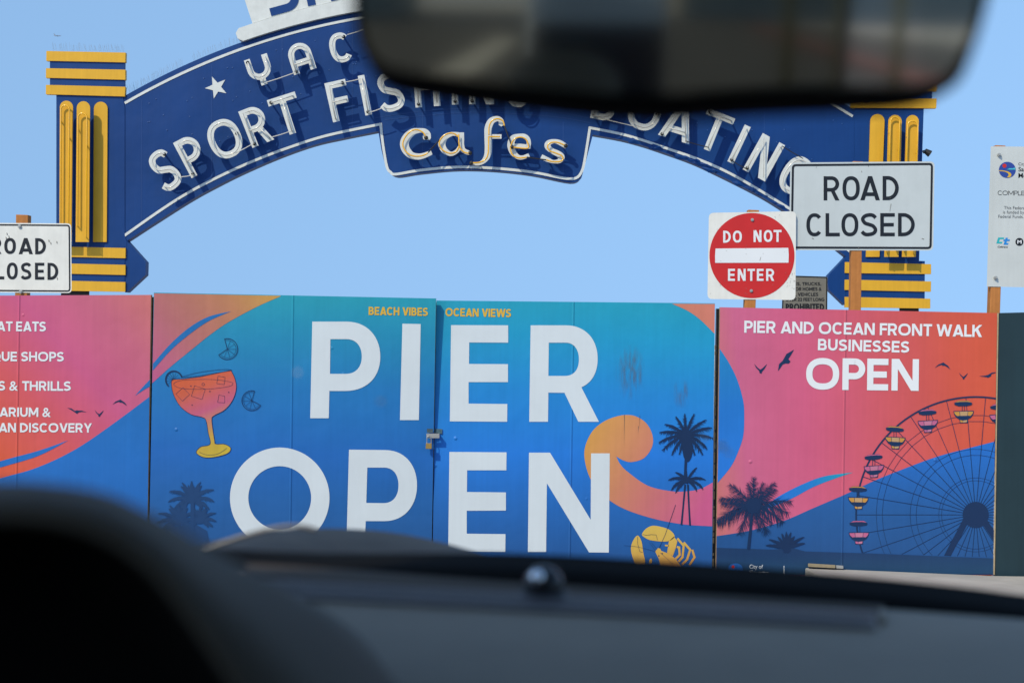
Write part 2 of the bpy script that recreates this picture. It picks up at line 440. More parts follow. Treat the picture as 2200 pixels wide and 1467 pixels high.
    if ch in ',.': return [('P', [(0, 0), (2 * h, 0), (2 * h, 2 * h), (0, 2 * h)])] + ([('P', [(.7 * h, 0), (2 * h, 0), (h, -1.8 * h), (.2 * h, -1.8 * h)])] if ch == ',' else []), []
    return [], []

ADV = dict(A=.86, B=.70, C=.84, D=.79, E=.62, F=.59, G=.90, H=.77, I=.0, K=.76, L=.58, M=.95, N=.80, O=.97, P=.68, Q=.97, R=.72, S=.66, T=.68, U=.75, V=.84, W=1.22, X=.8, Y=.78, v=.80)
ADV.update({'&': .82, ',': .2, '.': .2, '2': .62})
def caps_layout(s, sw):
    x = 0; out = []
    for ch in s:
        if ch == ' ': x += .30; continue
        c = 'v' if ch == 'Y' else ch
        w_ = max(ADV[c], sw) if c != 'I' else sw
        out.append((c, x, w_)); x += w_ + (.045 if ch in 'AVTLYWKPCF' else .095)
    return out, (out[-1][1] + out[-1][2])
def caps(mb, s, bl, br, h, f, sw=.2):
    """even-stroke capitals from bl to br, h pixels high; sw is the stroke in cap heights"""
    lay, tot = caps_layout(s, sw)
    dx, dy = br[0] - bl[0], br[1] - bl[1]; L = math.hypot(dx, dy); ux, uy = dx / L, dy / L; q = L / tot; k = 0
    for c, x, w_ in lay:
        if c == '&':
            a_ = (bl[0] + ux * x * q, bl[1] + uy * x * q); text(mb, '&', a_, (a_[0] + ux * w_ * q, a_[1] + uy * w_ * q), h, f, .012); continue
        for g_ in glyph(c, w_ * q, h, sw * h / 2)[0]:
            k += 1
            ff = (lambda xx, kk: (lambda a, b_: f(bl[0] + ux * (xx * q + a) + uy * b_, bl[1] + uy * (xx * q + a) - ux * b_) + Vector((0, -.00006 * (kk % 6), 0))))(x, k)
            if g_[0] == 'P': mb.fill([g_[1]], ff)
            else: ribbon_fill(mb, g_[1], sw * h, ff, g_[2])

def place(bl, tl, Wd):
    """map from a letter box to photograph pixels: bl, tl corners, width Wd"""
    ux, uy = tl[0] - bl[0], tl[1] - bl[1]; H = math.hypot(ux, uy); ux, uy = ux / H, uy / H
    rx, ry = -uy, ux
    return H, (lambda x, y: (bl[0] + rx * x + ux * y, bl[1] + ry * x + uy * y))

# ------------------------------------------------------------------ materials
M = {}
M['asphalt'] = mat('asphalt', (.085, .083, .076, 1), .9, .2, vary=.25, vscale=1.2, bump=.5, bscale=90, bdist=.006)
M['concrete'] = mat('concrete', (.40, .38, .34, 1), .85, .2, vary=.14, vscale=2.5, bump=.4, bscale=60, bdist=.004)
M['ground'] = mat('ground', (.48, .45, .39, 1), .95, .1, vary=.2, vscale=.3)
M['line_paint'] = mat('line_paint', (.62, .58, .48, 1), .8, .2, vary=.1)
M['kerb_red'] = mat('kerb_red', (.26, .095, .07, 1), .8, .2, vary=.1)
M['white'] = mat('white_print', C(206, 215, 221), .42, .3, vary=.03, vscale=2, bump=.3, bscale=3.2, bdist=.012, streak=.015)
M['white2'] = mat('white_letter_print', C(222, 226, 230), .45, .3, vary=.02)
M['yellow_print'] = mat('yellow_print', C(212, 172, 62), .45, .3, vary=.03)
M['navy'] = mat('navy_ink', C(20, 46, 84), .45, .3, vary=.05)
M['navy_dim'] = mat('dark_blue_ink', C(30, 66, 112), .45, .3, vary=.05)
M['steel_black'] = mat('black_steel', (.012, .012, .013, 1), .5, .4, vary=.2)
M['wood'] = mat('post_wood', C(174, 114, 62), .75, .2, vary=.12, vscale=10, bump=.3, bscale=30, bdist=.004, streak=.16)
M['edge_wood'] = mat('board_edge', C(168, 150, 120), .8, .2, vary=.2, vscale=14)
M['arch_blue'] = mat('arch_blue_enamel', C(14, 58, 118), .5, .2, vary=.08, vscale=1.4, bump=.35, bscale=1.6, bdist=.05, streak=.04)
M['arch_edge'] = mat('arch_edge', (.02, .03, .06, 1), .6, .3)
M['arch_white'] = mat('letter_white_enamel', C(204, 208, 206), .45, .35, vary=.07, vscale=9, streak=.03)
M['gold'] = mat('gold_enamel', C(214, 164, 46), .5, .25, vary=.05, vscale=3.5, bump=.15, bscale=3, bdist=.02, streak=.05)
M['tube_white'] = mat('clear_neon_glass', C(206, 204, 196), .15, .7, vary=.04, coat=.5)
M['tube_gold'] = mat('yellow_neon_glass', C(238, 178, 22), .15, .7, vary=.04, coat=.4)
M['rod'] = mat('rusty_rod', (.10, .08, .07, 1), .7, .3)
M['wire'] = mat('black_wire', (.02, .02, .02, 1), .5, .4)
M['rivet'] = mat('rivet_blue', C(46, 84, 142), .4, .4)
M['spike'] = mat('spike_steel', (.30, .33, .36, 1), .4, .5, metal=.6)
M['sign_white'] = mat('sign_white_sheeting', C(190, 198, 200), .4, .35, vary=.035, vscale=5, streak=.015)
M['sign_white_aged'] = mat('sign_white_worn', C(222, 222, 217), .5, .3, vary=.05, vscale=9, streak=.03)
M['sign_grey'] = mat('sign_grey_sheeting', C(122, 120, 113), .5, .3, vary=.05, vscale=9)
M['city_white'] = mat('project_board_white', C(192, 198, 198), .5, .3, vary=.05, vscale=3, streak=.03)
M['sign_black'] = mat('sign_black_ink', C(24, 28, 36), .45, .35, vary=.08)
M['sign_red'] = mat('sign_red_sheeting', C(196, 40, 40), .4, .35, vary=.06, vscale=6)
M['sign_back'] = mat('sign_aluminium', (.5, .5, .5, 1), .4, .5, metal=.8)
M['bolt'] = mat('bolt_zinc', (.42, .42, .40, 1), .4, .5, metal=.5)
M['text_grey'] = mat('text_grey_ink', C(72, 78, 86), .5, .3)
M['brass'] = mat('padlock_brass', C(170, 140, 80), .4, .5, metal=.4)
M['green'] = mat('dark_green_board', C(30, 52, 60), .55, .3, vary=.1, vscale=2, streak=.06)
M['brown_stain'] = mat('brown_stain', C(92, 96, 96), .7, .2, vary=.3, vscale=20)
M['scuff'] = mat('scuff_mark', C(120, 118, 112), .7, .2)

BLUE_L = print_mat('blue_print_left', [(0, C(48, 158, 182)), (.12, C(44, 145, 184)), (.35, C(44, 122, 188)), (.62, C(46, 108, 190)), (.8, C(48, 102, 172)), (1, C(48, 90, 150))], (640, 640), (628, 1180))  # dimmer than the right leaf's blue: light angle put into the ink
BLUE_R = print_mat('blue_print_right', [(0, C(44, 160, 190)), (.13, C(40, 156, 202)), (.34, C(44, 138, 212)), (.58, C(48, 126, 222)), (.78, C(48, 108, 188)), (1, C(48, 88, 150))], (1240, 650), (1230, 1210))
BLUE_A = print_mat('blue_print_side', [(0, C(40, 112, 180)), (.5, C(46, 114, 196)), (1, C(46, 100, 176))], (200, 800), (195, 1180))
BLUE_C = print_mat('blue_print_wheel', [(0, C(46, 112, 202)), (.25, C(46, 104, 184)), (.6, C(46, 92, 156)), (1, C(46, 84, 142))], (1900, 950), (1895, 1200))
DISC = print_mat('blue_print_disc', [(0, C(44, 138, 196)), (.5, C(44, 120, 204)), (1, C(50, 124, 220))], (1560, 740), (1560, 1000))
PINK_A = print_mat('pink_print_list', [(0, C(228, 96, 66)), (.28, C(222, 92, 98)), (.55, C(212, 94, 136)), (.8, C(208, 104, 128)), (1, C(210, 116, 112))], (-20, 960), (330, 650))
ORANGE_L = print_mat('orange_print_corner', [(0, C(196, 92, 138)), (.35, C(190, 110, 112)), (.7, C(196, 130, 92)), (1, C(206, 158, 72))], (330, 830), (600, 620))
ORANGE_R = print_mat('orange_print_swirl', [(0, C(220, 160, 74)), (.3, C(218, 146, 96)), (.62, C(214, 122, 116)), (1, C(214, 96, 142))], (1258, 900), (1535, 1040))
CORNER_R = print_mat('orange_print_top', [(0, C(214, 130, 104)), (1, C(218, 128, 110))], (1444, 655), (1535, 700))
PINK_C = print_mat('pink_print_wheel', [(0, C(212, 118, 120)), (.1, C(212, 104, 140)), (.32, C(216, 96, 130)), (.6, C(216, 92, 100)), (.85, C(216, 90, 70)), (1, C(216, 90, 62))], (1530, 850), (2142, 800))
TEAL_C = print_mat('teal_print_stripe', [(0, C(48, 118, 214)), (.5, C(44, 128, 206)), (1, C(44, 158, 178))], (1660, 1070), (1830, 1016))
DRINK = print_mat('orange_print_drink', [(0, C(216, 96, 50)), (.25, C(214, 100, 74)), (.5, C(204, 98, 128)), (.62, C(206, 130, 110)), (.8, C(206, 164, 70)), (1, C(206, 176, 62))], (395, 800), (470, 972))
LOBSTER = print_mat('yellow_print_lobster', [(0, C(224, 186, 88)), (.5, C(220, 176, 84)), (1, C(206, 140, 70))], (1410, 1130), (1420, 1220))

# ------------------------------------------------------------------ ground
def zr(y):
    if y > 12.4: return 0.0
    if y > -14: return .05 * (12.4 - y)
    return 1.32
ys = [-6000, -300, -60, -14, -8, 0, 6, 10, 12.4, 16, 30, 300, 9000]
b = MB(); b.grid([[(x, y, zr(y) - .012) for x in (-6000, -40, 40, 6000)] for y in ys])
tag(b.build('ground', M['ground']), kind='structure')
b = MB(); b.grid([[(x, y, zr(y)) for x in (-8.5, 0, 8.5)] for y in ys if -200 < y < 12.5])
road = tag(b.build('road', M['asphalt']), kind='structure')
b = MB()
xk = W(1738, 1216, 12.2).x
def slab(b, x0, x1, y0, y1, h):
    hh = lambda x: h + .045 * max(0., (4.2 - x) / 1.65)
    b.grid([[(x, y, zr(y) + hh(x)) for x in (x0, 4.2, x1)] for y in (y0, y1)])
    for x in (x0, x1): b.grid([[(x, y, zr(y) + k) for y in (y0, y1)] for k in (-.05, hh(x))])
    for y in (y0, y1): b.grid([[(x, y, zr(y) + (k if k < 0 else hh(x))) for x in (x0, 4.2, x1)] for k in (-.05, h)])
slab(b, xk, 9.0, 8.2, 12.36, .15)
tag(b.build('sidewalk', M['concrete'], bevel=.012), kind='structure')
# ------------------------------------------------------------------ hoarding: panels, gate leaves
def flatmap(Y0=YB, warp=None):
    def mk(layer):
        def f(px, py):
            Y = Y0 - layer * .0016 - (warp(px, py) if warp else 0)
            return W(px, py, Y)
        return f
    return mk
def leaf_warp(px, py):          # the left gate leaf leans out towards its free upper corner
    return .095 * max(0., min(1.2, (1130 - py) / 490)) * max(0., (px - 330) / 606)
mA = flatmap(); mL = flatmap(warp=leaf_warp); mR = flatmap(); mC = flatmap(YB - .004)

def board(name, quad, mk, m, parent, depth=.045, nx=10, ny=8):
    """panel: bilinear quad TL, TR, BR, BL in photograph pixels with thickness"""
    tl, tr, br, bl = quad
    def q(u, v): return (tl[0] * (1 - u) * (1 - v) + tr[0] * u * (1 - v) + br[0] * u * v + bl[0] * (1 - u) * v,
                         tl[1] * (1 - u) * (1 - v) + tr[1] * u * (1 - v) + br[1] * u * v + bl[1] * (1 - u) * v)
    f = mk(0); b = MB()
    b.grid([[f(*q(i / nx, j / ny)) for i in range(nx + 1)] for j in range(ny + 1)])
    o = b.build(name, m, parent)
    e = MB(); d = Vector((0, depth, 0)); s = Vector((0, .0005, 0))
    ring = [q(i / nx, 0) for i in range(nx)] + [q(1, j / ny) for j in range(ny)] + [q(1 - i / nx, 1) for i in range(nx)] + [q(0, 1 - j / ny) for j in range(ny)]
    n = len(ring)
    for i in range(n):
        a, c = f(*ring[i]), f(*ring[(i + 1) % n]); e.quad(a + s, c + s, c + d, a + d)
    e.grid([[f(*q(i / nx, j / ny)) + d for i in range(nx + 1)] for j in range(ny + 1)])
    e.build('board_edge', M['edge_wood'], parent)
    return o

BOT = 1262
gp = thing('hoarding_panel', 'pink and blue printed hoarding panel listing eats, shops, thrills and discovery', 'hoarding panel', W(100, BOT, YB))
board('board', [(-420, 637), (324.5, 633.5), (314, BOT), (-430, BOT - 14)], mA, PINK_A, gp)
def art(name, m, parent, polys, mk, layer, strokes=()):
    b = MB(); f = mk(layer); k = 0
    if len(polys) > 1 and not strokes:
        for p in polys:
            o = MB().fill(p if isinstance(p[0], list) else [p], f).build('letter' if name == 'lettering' else name, m, parent, normals=False)
        return o
    for p in polys:
        b.fill(p if isinstance(p[0], list) else [p], f)
    for s in strokes:
        pts, wd = s[0], s[1]; k += 1
        g = mk(layer + .03 * (k % 30)); ribbon_fill(b, pts, wd, g, len(s) > 2 and s[2])
    return b.build(name, m, parent, normals=False)
curveA = cr([(-430, 1115), (-200, 1082), (0, 1027), (82, 1003), (163.5, 964), (245, 908.7), (321, 852)], 6)
art('wave_print', BLUE_A, gp, [curveA + [(314.5, BOT - 2), (-429, BOT - 16)]], mA, 1)
art('stripe_print', BLUE_A, gp, [cr([(147, 945.5), (82, 968), (0, 990.5), (-120, 1030)], 5) + cr([(-120, 1040), (0, 1004), (82, 979), (147, 945.5)], 5)[:-1],
                               cr([(290, 850), (306, 832), (322.2, 815)], 4) + [(322, 830)] + cr([(322, 830), (308, 838), (290, 850)], 4)[1:-1]], mA, 1.4)
b = MB()
for s, wl, x, y, h in (("GREAT EATS", 64, 98.5, 711, 21), ("UNIQUE SHOPS", 91.5, 137, 775.5, 20.5), ("RIDES & THRILLS", 104.5, 152, 838.5, 20.5), ("AQUARIUM &", 110, 109, 894.5, 20), ("OCEAN DISCOVERY", 154.5, 197.5, 928, 20)):
    last = s.split()[-1] if len(s.split()[-1]) > 1 else "ARIUM &"
    L = caps_layout(s, .2)[1] * wl / caps_layout(last, .2)[1]
    b = MB(); caps(b, s, (x - L, y + .0), (x, y + 1), h, mA(2), .2); b.build('lettering', M['white2'], gp, normals=False)

BIRD = [(-1, -.35), (-.55, -.28), (-.2, -.02), (0, -.1), (.2, -.06), (.5, -.06), (1, .1), (.5, .06), (.15, .12), (.02, .28), (-.1, .2), (-.2, .12), (-.6, -.14)]
BIRD2 = [(-.75, -.6), (-.3, -.1), (-.02, .1), (.2, -.05), (.75, -.55), (.45, .0), (.18, .32), (.1, .55), (-.12, .48), (-.15, .25), (-.5, -.1)]
BIRD3 = [(-1, .25), (-.5, -.2), (-.1, -.35), (.1, -.45), (.3, -.3), (.7, -.02), (1, .45), (.6, .15), (.25, -.05), (0, -.02), (-.1, -.15), (-.5, -.02)]
BIRD4 = [(-.55, 1), (-.45, .35), (-.1, .02), (.25, -.6), (.95, -1), (.7, -.55), (.42, -.12), (.62, .1), (.45, .3), (.15, .28), (-.1, .38), (-.35, .75)]
def bird(shape, cx, cy, s, mir=1, rot=0):
    c, d = math.cos(rot), math.sin(rot)
    return [(cx + s * (x * mir * c - y * d), cy + s * (x * mir * d + y * c)) for x, y in shape]
art('bird_print', M['navy'], gp, [bird(BIRD, 165, 883, 21), bird(BIRD2, 213, 888, 13), bird(BIRD3, 257, 865, 16)], mA, 2)

# palms as printed silhouettes
def frond(x, y, ang, L, droop, rng, wd=1.0, n=13, lf=.24, blade=0):
    """leaflets along a drooping rib, as thin blades"""
    out = []; px_, py_ = x, y; a = ang; seg = L / n
    rib = [(x, y, 2.2 * wd)]
    for i in range(n):
        a += droop / n * (1 if math.cos(ang) >= 0 else -1)
        px_ += seg * math.cos(a); py_ -= seg * math.sin(a)
        rib.append((px_, py_, max(.5, 2.2 * wd * (1 - i / n), blade * math.sin(math.pi * min(1, (i + 1.6) / (n + 1.2))) ** .7 * (.8 + .4 * rng.random()))))
        t = (i + 1) / n; ll = L * lf * (math.sin(math.pi * min(1, .22 + .70 * t)) ** .6) * wd * (.8 + .4 * rng.random())
        dn = -1 if math.cos(ang) >= 0 else 1
        for sgn in (1, -1):
            b_ = a + sgn * R((34 if sgn == dn else 20) + 24 * rng.random())
            lx, ly = px_ + ll * math.cos(b_), py_ - ll * math.sin(b_) + .25 * ll
            out.append([(px_ - seg * .42 * math.cos(a), py_ + seg * .42 * math.sin(a)), (px_ + seg * .42 * math.cos(a), py_ - seg * .42 * math.sin(a)), (lx, ly)])
    return out, rib
def palm(b, mk, layer, cx, cy, L, fronds, seed, core=.28, trunk=None, wd=1.0, n=13, lf=.24, blade=0):
    rng = random.Random(seed); k = 0
    for deg, ln, dr in fronds:
        tris, rib = frond(cx, cy, R(deg), L * ln, R(dr), rng, wd, n, lf, blade)
        for t in tris:
            k += 1; b.fill([t], mk(layer + .008 * (k % 90)))
        k += 1; ribbon_fill(b, rib, 2, mk(layer + .008 * (k % 90)))
    b.fill([[(cx + L * core * math.cos(R(t)) * (.85 + .3 * rng.random()), cy - L * core * math.sin(R(t)) * (.85 + .3 * rng.random())) for t in range(0, 360, 18)]], mk(layer + .9))
    if trunk:
        ribbon_fill(b, cr(trunk, 5), 4, mk(layer + .95))
STD = [(90, .95, 4), (68, .95, -25), (112, .95, -25), (45, 1, -40), (135, 1, -40), (24, 1.05, -45), (156, 1.1, -45), (4, 1, -45), (176, 1.05, -42), (-18, .95, -38), (198, 1, -40), (-45, .9, -25), (225, .9, -25), (-68, .8, -10), (248, .8, -10)]

# left gate leaf ---------------------------------------------------------------------
gl = thing('gate_leaf', 'hoarding gate leaf printed with an orange cocktail glass', 'gate', W(630, BOT, YB), 'painted plywood gate leaves')
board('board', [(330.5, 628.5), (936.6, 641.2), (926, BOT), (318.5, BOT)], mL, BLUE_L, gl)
cv = cr([(327, 823), (366, 788), (409, 753), (450, 720), (490.7, 692), (552, 659), (603, 636.5)], 6)
art('wave_print', ORANGE_L, gl, [[(331.2, 630)] + [(603, 635.6)] + cv[::-1]], mL, 1)
art('stripe_print', BLUE_A, gl, [cr([(496.8, 668.7), (449.8, 679.7), (408.9, 702), (368, 737), (328.6, 781)], 6) + cr([(328.3, 796), (368, 751.3), (409, 716.5), (449.8, 689), (496.8, 668.7)], 6)[:-1]], mL, 2)
b = MB(); caps(b, "BEACH VIBES", (791.8, 676.5), (919, 678.8), 17.6, mL(2), .2); b.build('small_lettering', M['yellow_print'], gl, normals=False)
q5 = lambda pts: [(600 + x / 2.257, 600 + y / 2.257) for x, y in pts]
def bez(p0, p1, p2, p3, n=14): return [tuple((1 - t) ** 3 * a + 3 * (1 - t) ** 2 * t * b_ + 3 * (1 - t) * t * t * c + t ** 3 * d for a, b_, c, d in zip(p0, p1, p2, p3)) for t in [i / n for i in range(n + 1)]]
P1o = [(150, 673), (160, 205)] + bez((325, 205), (430, 205), (490, 280), (490, 375)) + bez((490, 375), (490, 475), (425, 541), (318, 541))[1:] + [(243, 541), (240, 673)]
P1i = [(248, 290), (246, 458)] + bez((322, 458), (372, 458), (400, 425), (400, 375)) + bez((400, 375), (400, 322), (372, 290), (325, 290))[1:]
P2o = [(325, 1312), (338, 825)] + bez((515, 827), (610, 828), (668, 900), (668, 997)) + bez((668, 997), (668, 1100), (605, 1170), (512, 1171))[1:] + [(419, 1171), (414, 1312)]
P2i = [(427, 912), (422, 1083)] + bez((505, 1084), (552, 1084), (578, 1050), (578, 998)) + bez((578, 998), (578, 945), (552, 912), (508, 912))[1:]
art('lettering', M['white'], gl, [[q5(P1o), q5(P1i)], [q5([(597, 215), (686, 217), (677, 682), (585, 682)])], [arc(601, 1069, 107, 108, 0, 360, 72)[:-1], arc(601, 1069, 67.5, 68, 0, 360, 64)[:-1]], [q5(P2o), q5(P2i)]], mL, 2)

# cocktail picture
g7 = lambda pts: [(330 + x / 5.24, 720 + y / 5.24) for x, y in pts]
bowl_o = cr([(205, 495), (200, 560), (225, 670), (300, 800), (420, 890), (545, 922), (590, 960), (615, 1100), (635, 1225), (530, 1255), (480, 1320), (560, 1372), (680, 1372), (830, 1330), (868, 1270), (800, 1225), (700, 1222), (685, 1180), (655, 960), (680, 905), (800, 840), (890, 730), (930, 600), (915, 490), (870, 395)], 5)
body = bowl_o + [(700, 430), (520, 468), (330, 492)]
art('cocktail_picture', DRINK, gl, [g7(body)], mL, 2)
ln = [(g7(bowl_o), 1.0), (g7([(200, 498), (330, 492), (520, 468), (700, 430), (870, 395)]), 1.0), (g7(cr([(325, 465), (500, 420), (700, 392), (830, 385), (872, 398), (700, 425), (500, 458), (325, 475)], 5)), .8),
      (g7(cr([(225, 552), (300, 510), (500, 497), (700, 500), (860, 525), (892, 545), (850, 575), (650, 603), (450, 607), (300, 595)], 5, True)), .6, True),
      (g7([(330, 590), (405, 665), (325, 742), (250, 660)]), .6, True), (g7([(460, 568), (582, 605), (545, 722), (425, 685)]), .6, True), (g7([(725, 460), (805, 472), (795, 555), (710, 545)]), .6, True), (g7([(735, 672), (800, 685), (800, 760), (720, 755)]), .6, True),
      (g7(cr([(515, 1315), (600, 1345), (720, 1335), (825, 1270)], 5)), .6)]
ln += [(g7(arc(x, y, r_, r_, 0, 360, 10)[:-1]), .7, True) for x, y, r_ in ((558, 553, 15), (420, 572, 5), (633, 632, 6), (845, 642, 5), (433, 785, 5))]
def citrus(cx, cy, r_, a0, a1, spokes):
    o = [(g7(arc(cx, cy, r_, r_, a0, a1, 20)), 1.3), (g7(arc(cx, cy, r_ * .84, r_ * .84, a0 + 3, a1 - 3, 20)), .6)]
    for t in (a0, a1): o.append((g7([(cx, cy), (cx + r_ * math.cos(R(t)), cy + r_ * math.sin(R(t)))]), 1.1))
    for i in range(1, spokes):
        t = a0 + (a1 - a0) * i / spokes; o.append((g7([(cx, cy), (cx + .84 * r_ * math.cos(R(t)), cy + .84 * r_ * math.sin(R(t)))]), .6))
    return o
ln += citrus(828, 155, 118, -105, 145, 7) + citrus(1105, 735, 112, 28, 286, 7)
ln += [(g7(arc(228, 500, 92, 96, 130, 345, 24)), 3.0)] + [(g7([(222, 498), (222 + 78 * math.cos(R(t)), 498 + 78 * math.sin(R(t)))]), .6) for t in range(140, 345, 25)]
art('line_drawing', M['navy'], gl, [], mL, 3, ln)
b = MB()
SPR = [(80, .55, 2), (102, .6, -4), (60, .7, -10), (122, .7, -12), (-26, .65, -30), (206, .7, -30), (92, .75, 3), (70, .8, -12), (112, .8, -14), (45, 1.0, -38), (138, 1.0, -40), (18, .95, -42), (162, 1.0, -42), (-8, .85, -40), (188, .9, -40)]
palm(b, mL, 2, 412, 1072, 50, SPR, 3, .20, None, 1.0, 12, .17, 8)
palm(b, mL, 2.3, 384, 1118, 46, SPR, 5, .24, None, 1.0, 12, .17, 8)
palm(b, mL, 2.6, 430, 1116, 36, SPR, 6, .26, [(414, 1070, 9), (413, 1120, 8), (411, 1190, 8)], 1.0, 12, .17, 7)
b.fill([[(340, 1160), (345, 1140), (375, 1130), (420, 1125), (445, 1140), (450, 1165), (448, 1250), (335, 1250)]], mL(1.9))
b.build('palm_picture', M['navy_dim'], gl, normals=False)

# right gate leaf --------------------------------------------------------------------
gr = thing('gate_leaf', 'hoarding gate leaf printed with a curling orange wave, palms and lobster', 'gate', W(1230, BOT, YB), 'painted plywood gate leaves')
board('board', [(937.6, 645.6), (1536, 651.6), (1529, BOT), (928.5, BOT)], mR, BLUE_R, gr)
swirl = cr([(1530, 1130), (1470.5, 1126), (1409.5, 1115), (1348, 1095.6), (1309, 1074), (1280, 1047), (1262, 1012), (1255.4, 969), (1270, 930), (1296, 906), (1331, 892.7), (1361.5, 892.7), (1387.6, 908), (1401.6, 934), (1400.7, 960), (1383, 984), (1357, 992), (1339.6, 988.7), (1324, 980)], 6) \
    + cr([(1324, 980), (1332, 996), (1348, 1012.7), (1392, 1043), (1444, 1055), (1480, 1054.5), (1505, 1049.8), (1531.2, 1036)], 6)[1:]
art('wave_print', ORANGE_R, gr, [swirl], mR, 1)
art('corner_print', CORNER_R, gr, [cr([(1444, 652.6), (1478, 668), (1505.5, 687.6), (1535.2, 717)], 6) + [(1535.7, 653)]], mR, 1)
b = MB(); caps(b, "OCEAN VIEWS", (956.7, 679.2), (1097.6, 681.6), 17.6, mR(2), .2); b.build('small_lettering', M['yellow_print'], gr, normals=False)
E1 = [(833, 222), (1110, 223), (1110, 307), (921, 306), (920, 410), (1109, 411), (1109, 498), (918, 498), (918, 602), (1106, 604), (1105, 690), (827, 688)]
E2 = [(825, 836), (1102, 838), (1101, 925), (911, 925), (910, 1030), (1099, 1032), (1099, 1120), (909, 1121), (909, 1232), (1097, 1234), (1096, 1320), (819, 1318)]
Ro = [(1212, 690), (1219, 223)] + bez((1390, 223), (1485, 223), (1544, 290), (1544, 385)) + bez((1544, 385), (1544, 450), (1518, 500), (1465, 523))[1:] + [(1550, 690), (1450, 690), (1383, 550), (1305, 549), (1303, 690)]
Ri = [(1307, 307), (1305, 468)] + bez((1385, 468), (1430, 468), (1453, 436), (1453, 388)) + bez((1453, 388), (1453, 340), (1430, 307), (1388, 307))[1:]
NN = [(1136.5, 972), (1181.7, 972), (1269, 1116), (1269.8, 973.5), (1310, 973.5), (1308, 1186.4), (1265.5, 1186), (1175, 1037.7), (1173.3, 1185), (1134, 1185)]
art('lettering', M['white'], gr, [[q5(E1)], [q5(Ro), q5(Ri)], [q5(E2)], [NN]], mR, 2)
b = MB()
up = [(95, .8, 3), (75, .85, -10), (112, .8, -12), (50, .95, -22), (138, .9, -25), (28, 1.0, -20), (158, 1.0, -28), (8, 1.0, -25), (178, 1.05, -30), (-12, .95, -38), (196, 1.05, -30), (-35, .95, -25), (220, .9, -25), (-60, .8, -10), (245, .75, -10)]
palm(b, mR, 2, 1474, 935, 56, up, 11, .22, None, .95, 13, .20, 6)
b.fill([cr([(1466, 940), (1484, 940), (1487, 975), (1478, 992), (1468, 978)], 5, True)], mR(2.95))
ribbon_fill(b, cr([(1475, 965, 7), (1473, 1000, 5.5), (1472, 1030, 6)], 5), 4, mR(2.96))
palm(b, mR, 2.2, 1476, 1032, 40, [(100, .7, 2), (62, .85, -15), (130, .75, -25), (30, 1, -50), (150, 1, -50), (5, 1, -60), (178, 1, -60), (-20, .8, -50), (205, .9, -40)], 12, .16, None, .9, 12, .18, 6)
for p in ([(1472, 1040, 4), (1468, 1085, 3.5), (1464, 1127, 4)], [(1478, 1040, 4), (1480, 1085, 3.5), (1482.5, 1128, 4)]): ribbon_fill(b, cr(p, 5), 4, mR(2.97))
b.build('palm_picture', M['navy'], gr, normals=False)
g6 = lambda pts: [(1340 + x / 4.076, 870 + y / 4.076) for x, y in pts]
lob = [cr([(160, 1130), (190, 1085), (250, 1055), (330, 1065), (400, 1090), (440, 1130), (440, 1160), (390, 1190), (320, 1192), (230, 1180), (180, 1155)], 5, True),
       [(395, 1190), (440, 1150), (470, 1190), (455, 1250), (430, 1320), (380, 1290)],
       cr([(120, 1140), (155, 1190), (170, 1280), (185, 1390), (110, 1400), (65, 1280), (75, 1200)], 5, True),
       [(275, 1280), (300, 1250), (320, 1255), (330, 1275), (400, 1300), (460, 1350), (510, 1420), (520, 1480), (340, 1480), (305, 1340)],
       cr([(222, 1360), (240, 1340), (248, 1370), (230, 1390)], 4, True), [(360, 1220), (395, 1222), (395, 1236), (362, 1234)]]
legs = [[(470, 1165), (525, 1230), (515, 1330), (480, 1370)], [(525, 1200), (582, 1265), (555, 1350), (510, 1395)], [(600, 1265), (620, 1330), (575, 1400)], [(465, 1240), (485, 1245), (490, 1310), (455, 1345)]]
art('lobster_picture', LOBSTER, gr, [[g6(p)] for p in lob], mR, 2, [(g6(p), 4.6) for p in legs])
art('line_drawing', M['navy'], gr, [[g6(arc(x, y, 6, 6, 0, 360, 8)[:-1])] for x, y in ((307, 1318), (337, 1298))], mR, 3,
    [(g6([(312, 1248), (365, 1130), (455, 870)]), .9), (g6([(165, 1130), (200, 1138), (240, 1132), (285, 1135), (295, 1180)]), .7), (g6([(122, 1150), (122, 1210), (140, 1280), (165, 1288)]), .7),
     (g6([(225, 1200), (280, 1275)]), .5), (g6([(240, 1198), (292, 1262)]), .5), (g6([(320, 1290), (430, 1390)]), .6), (g6(cr([(0, 1228), (120, 1240), (280, 1280)], 5)), .5)])

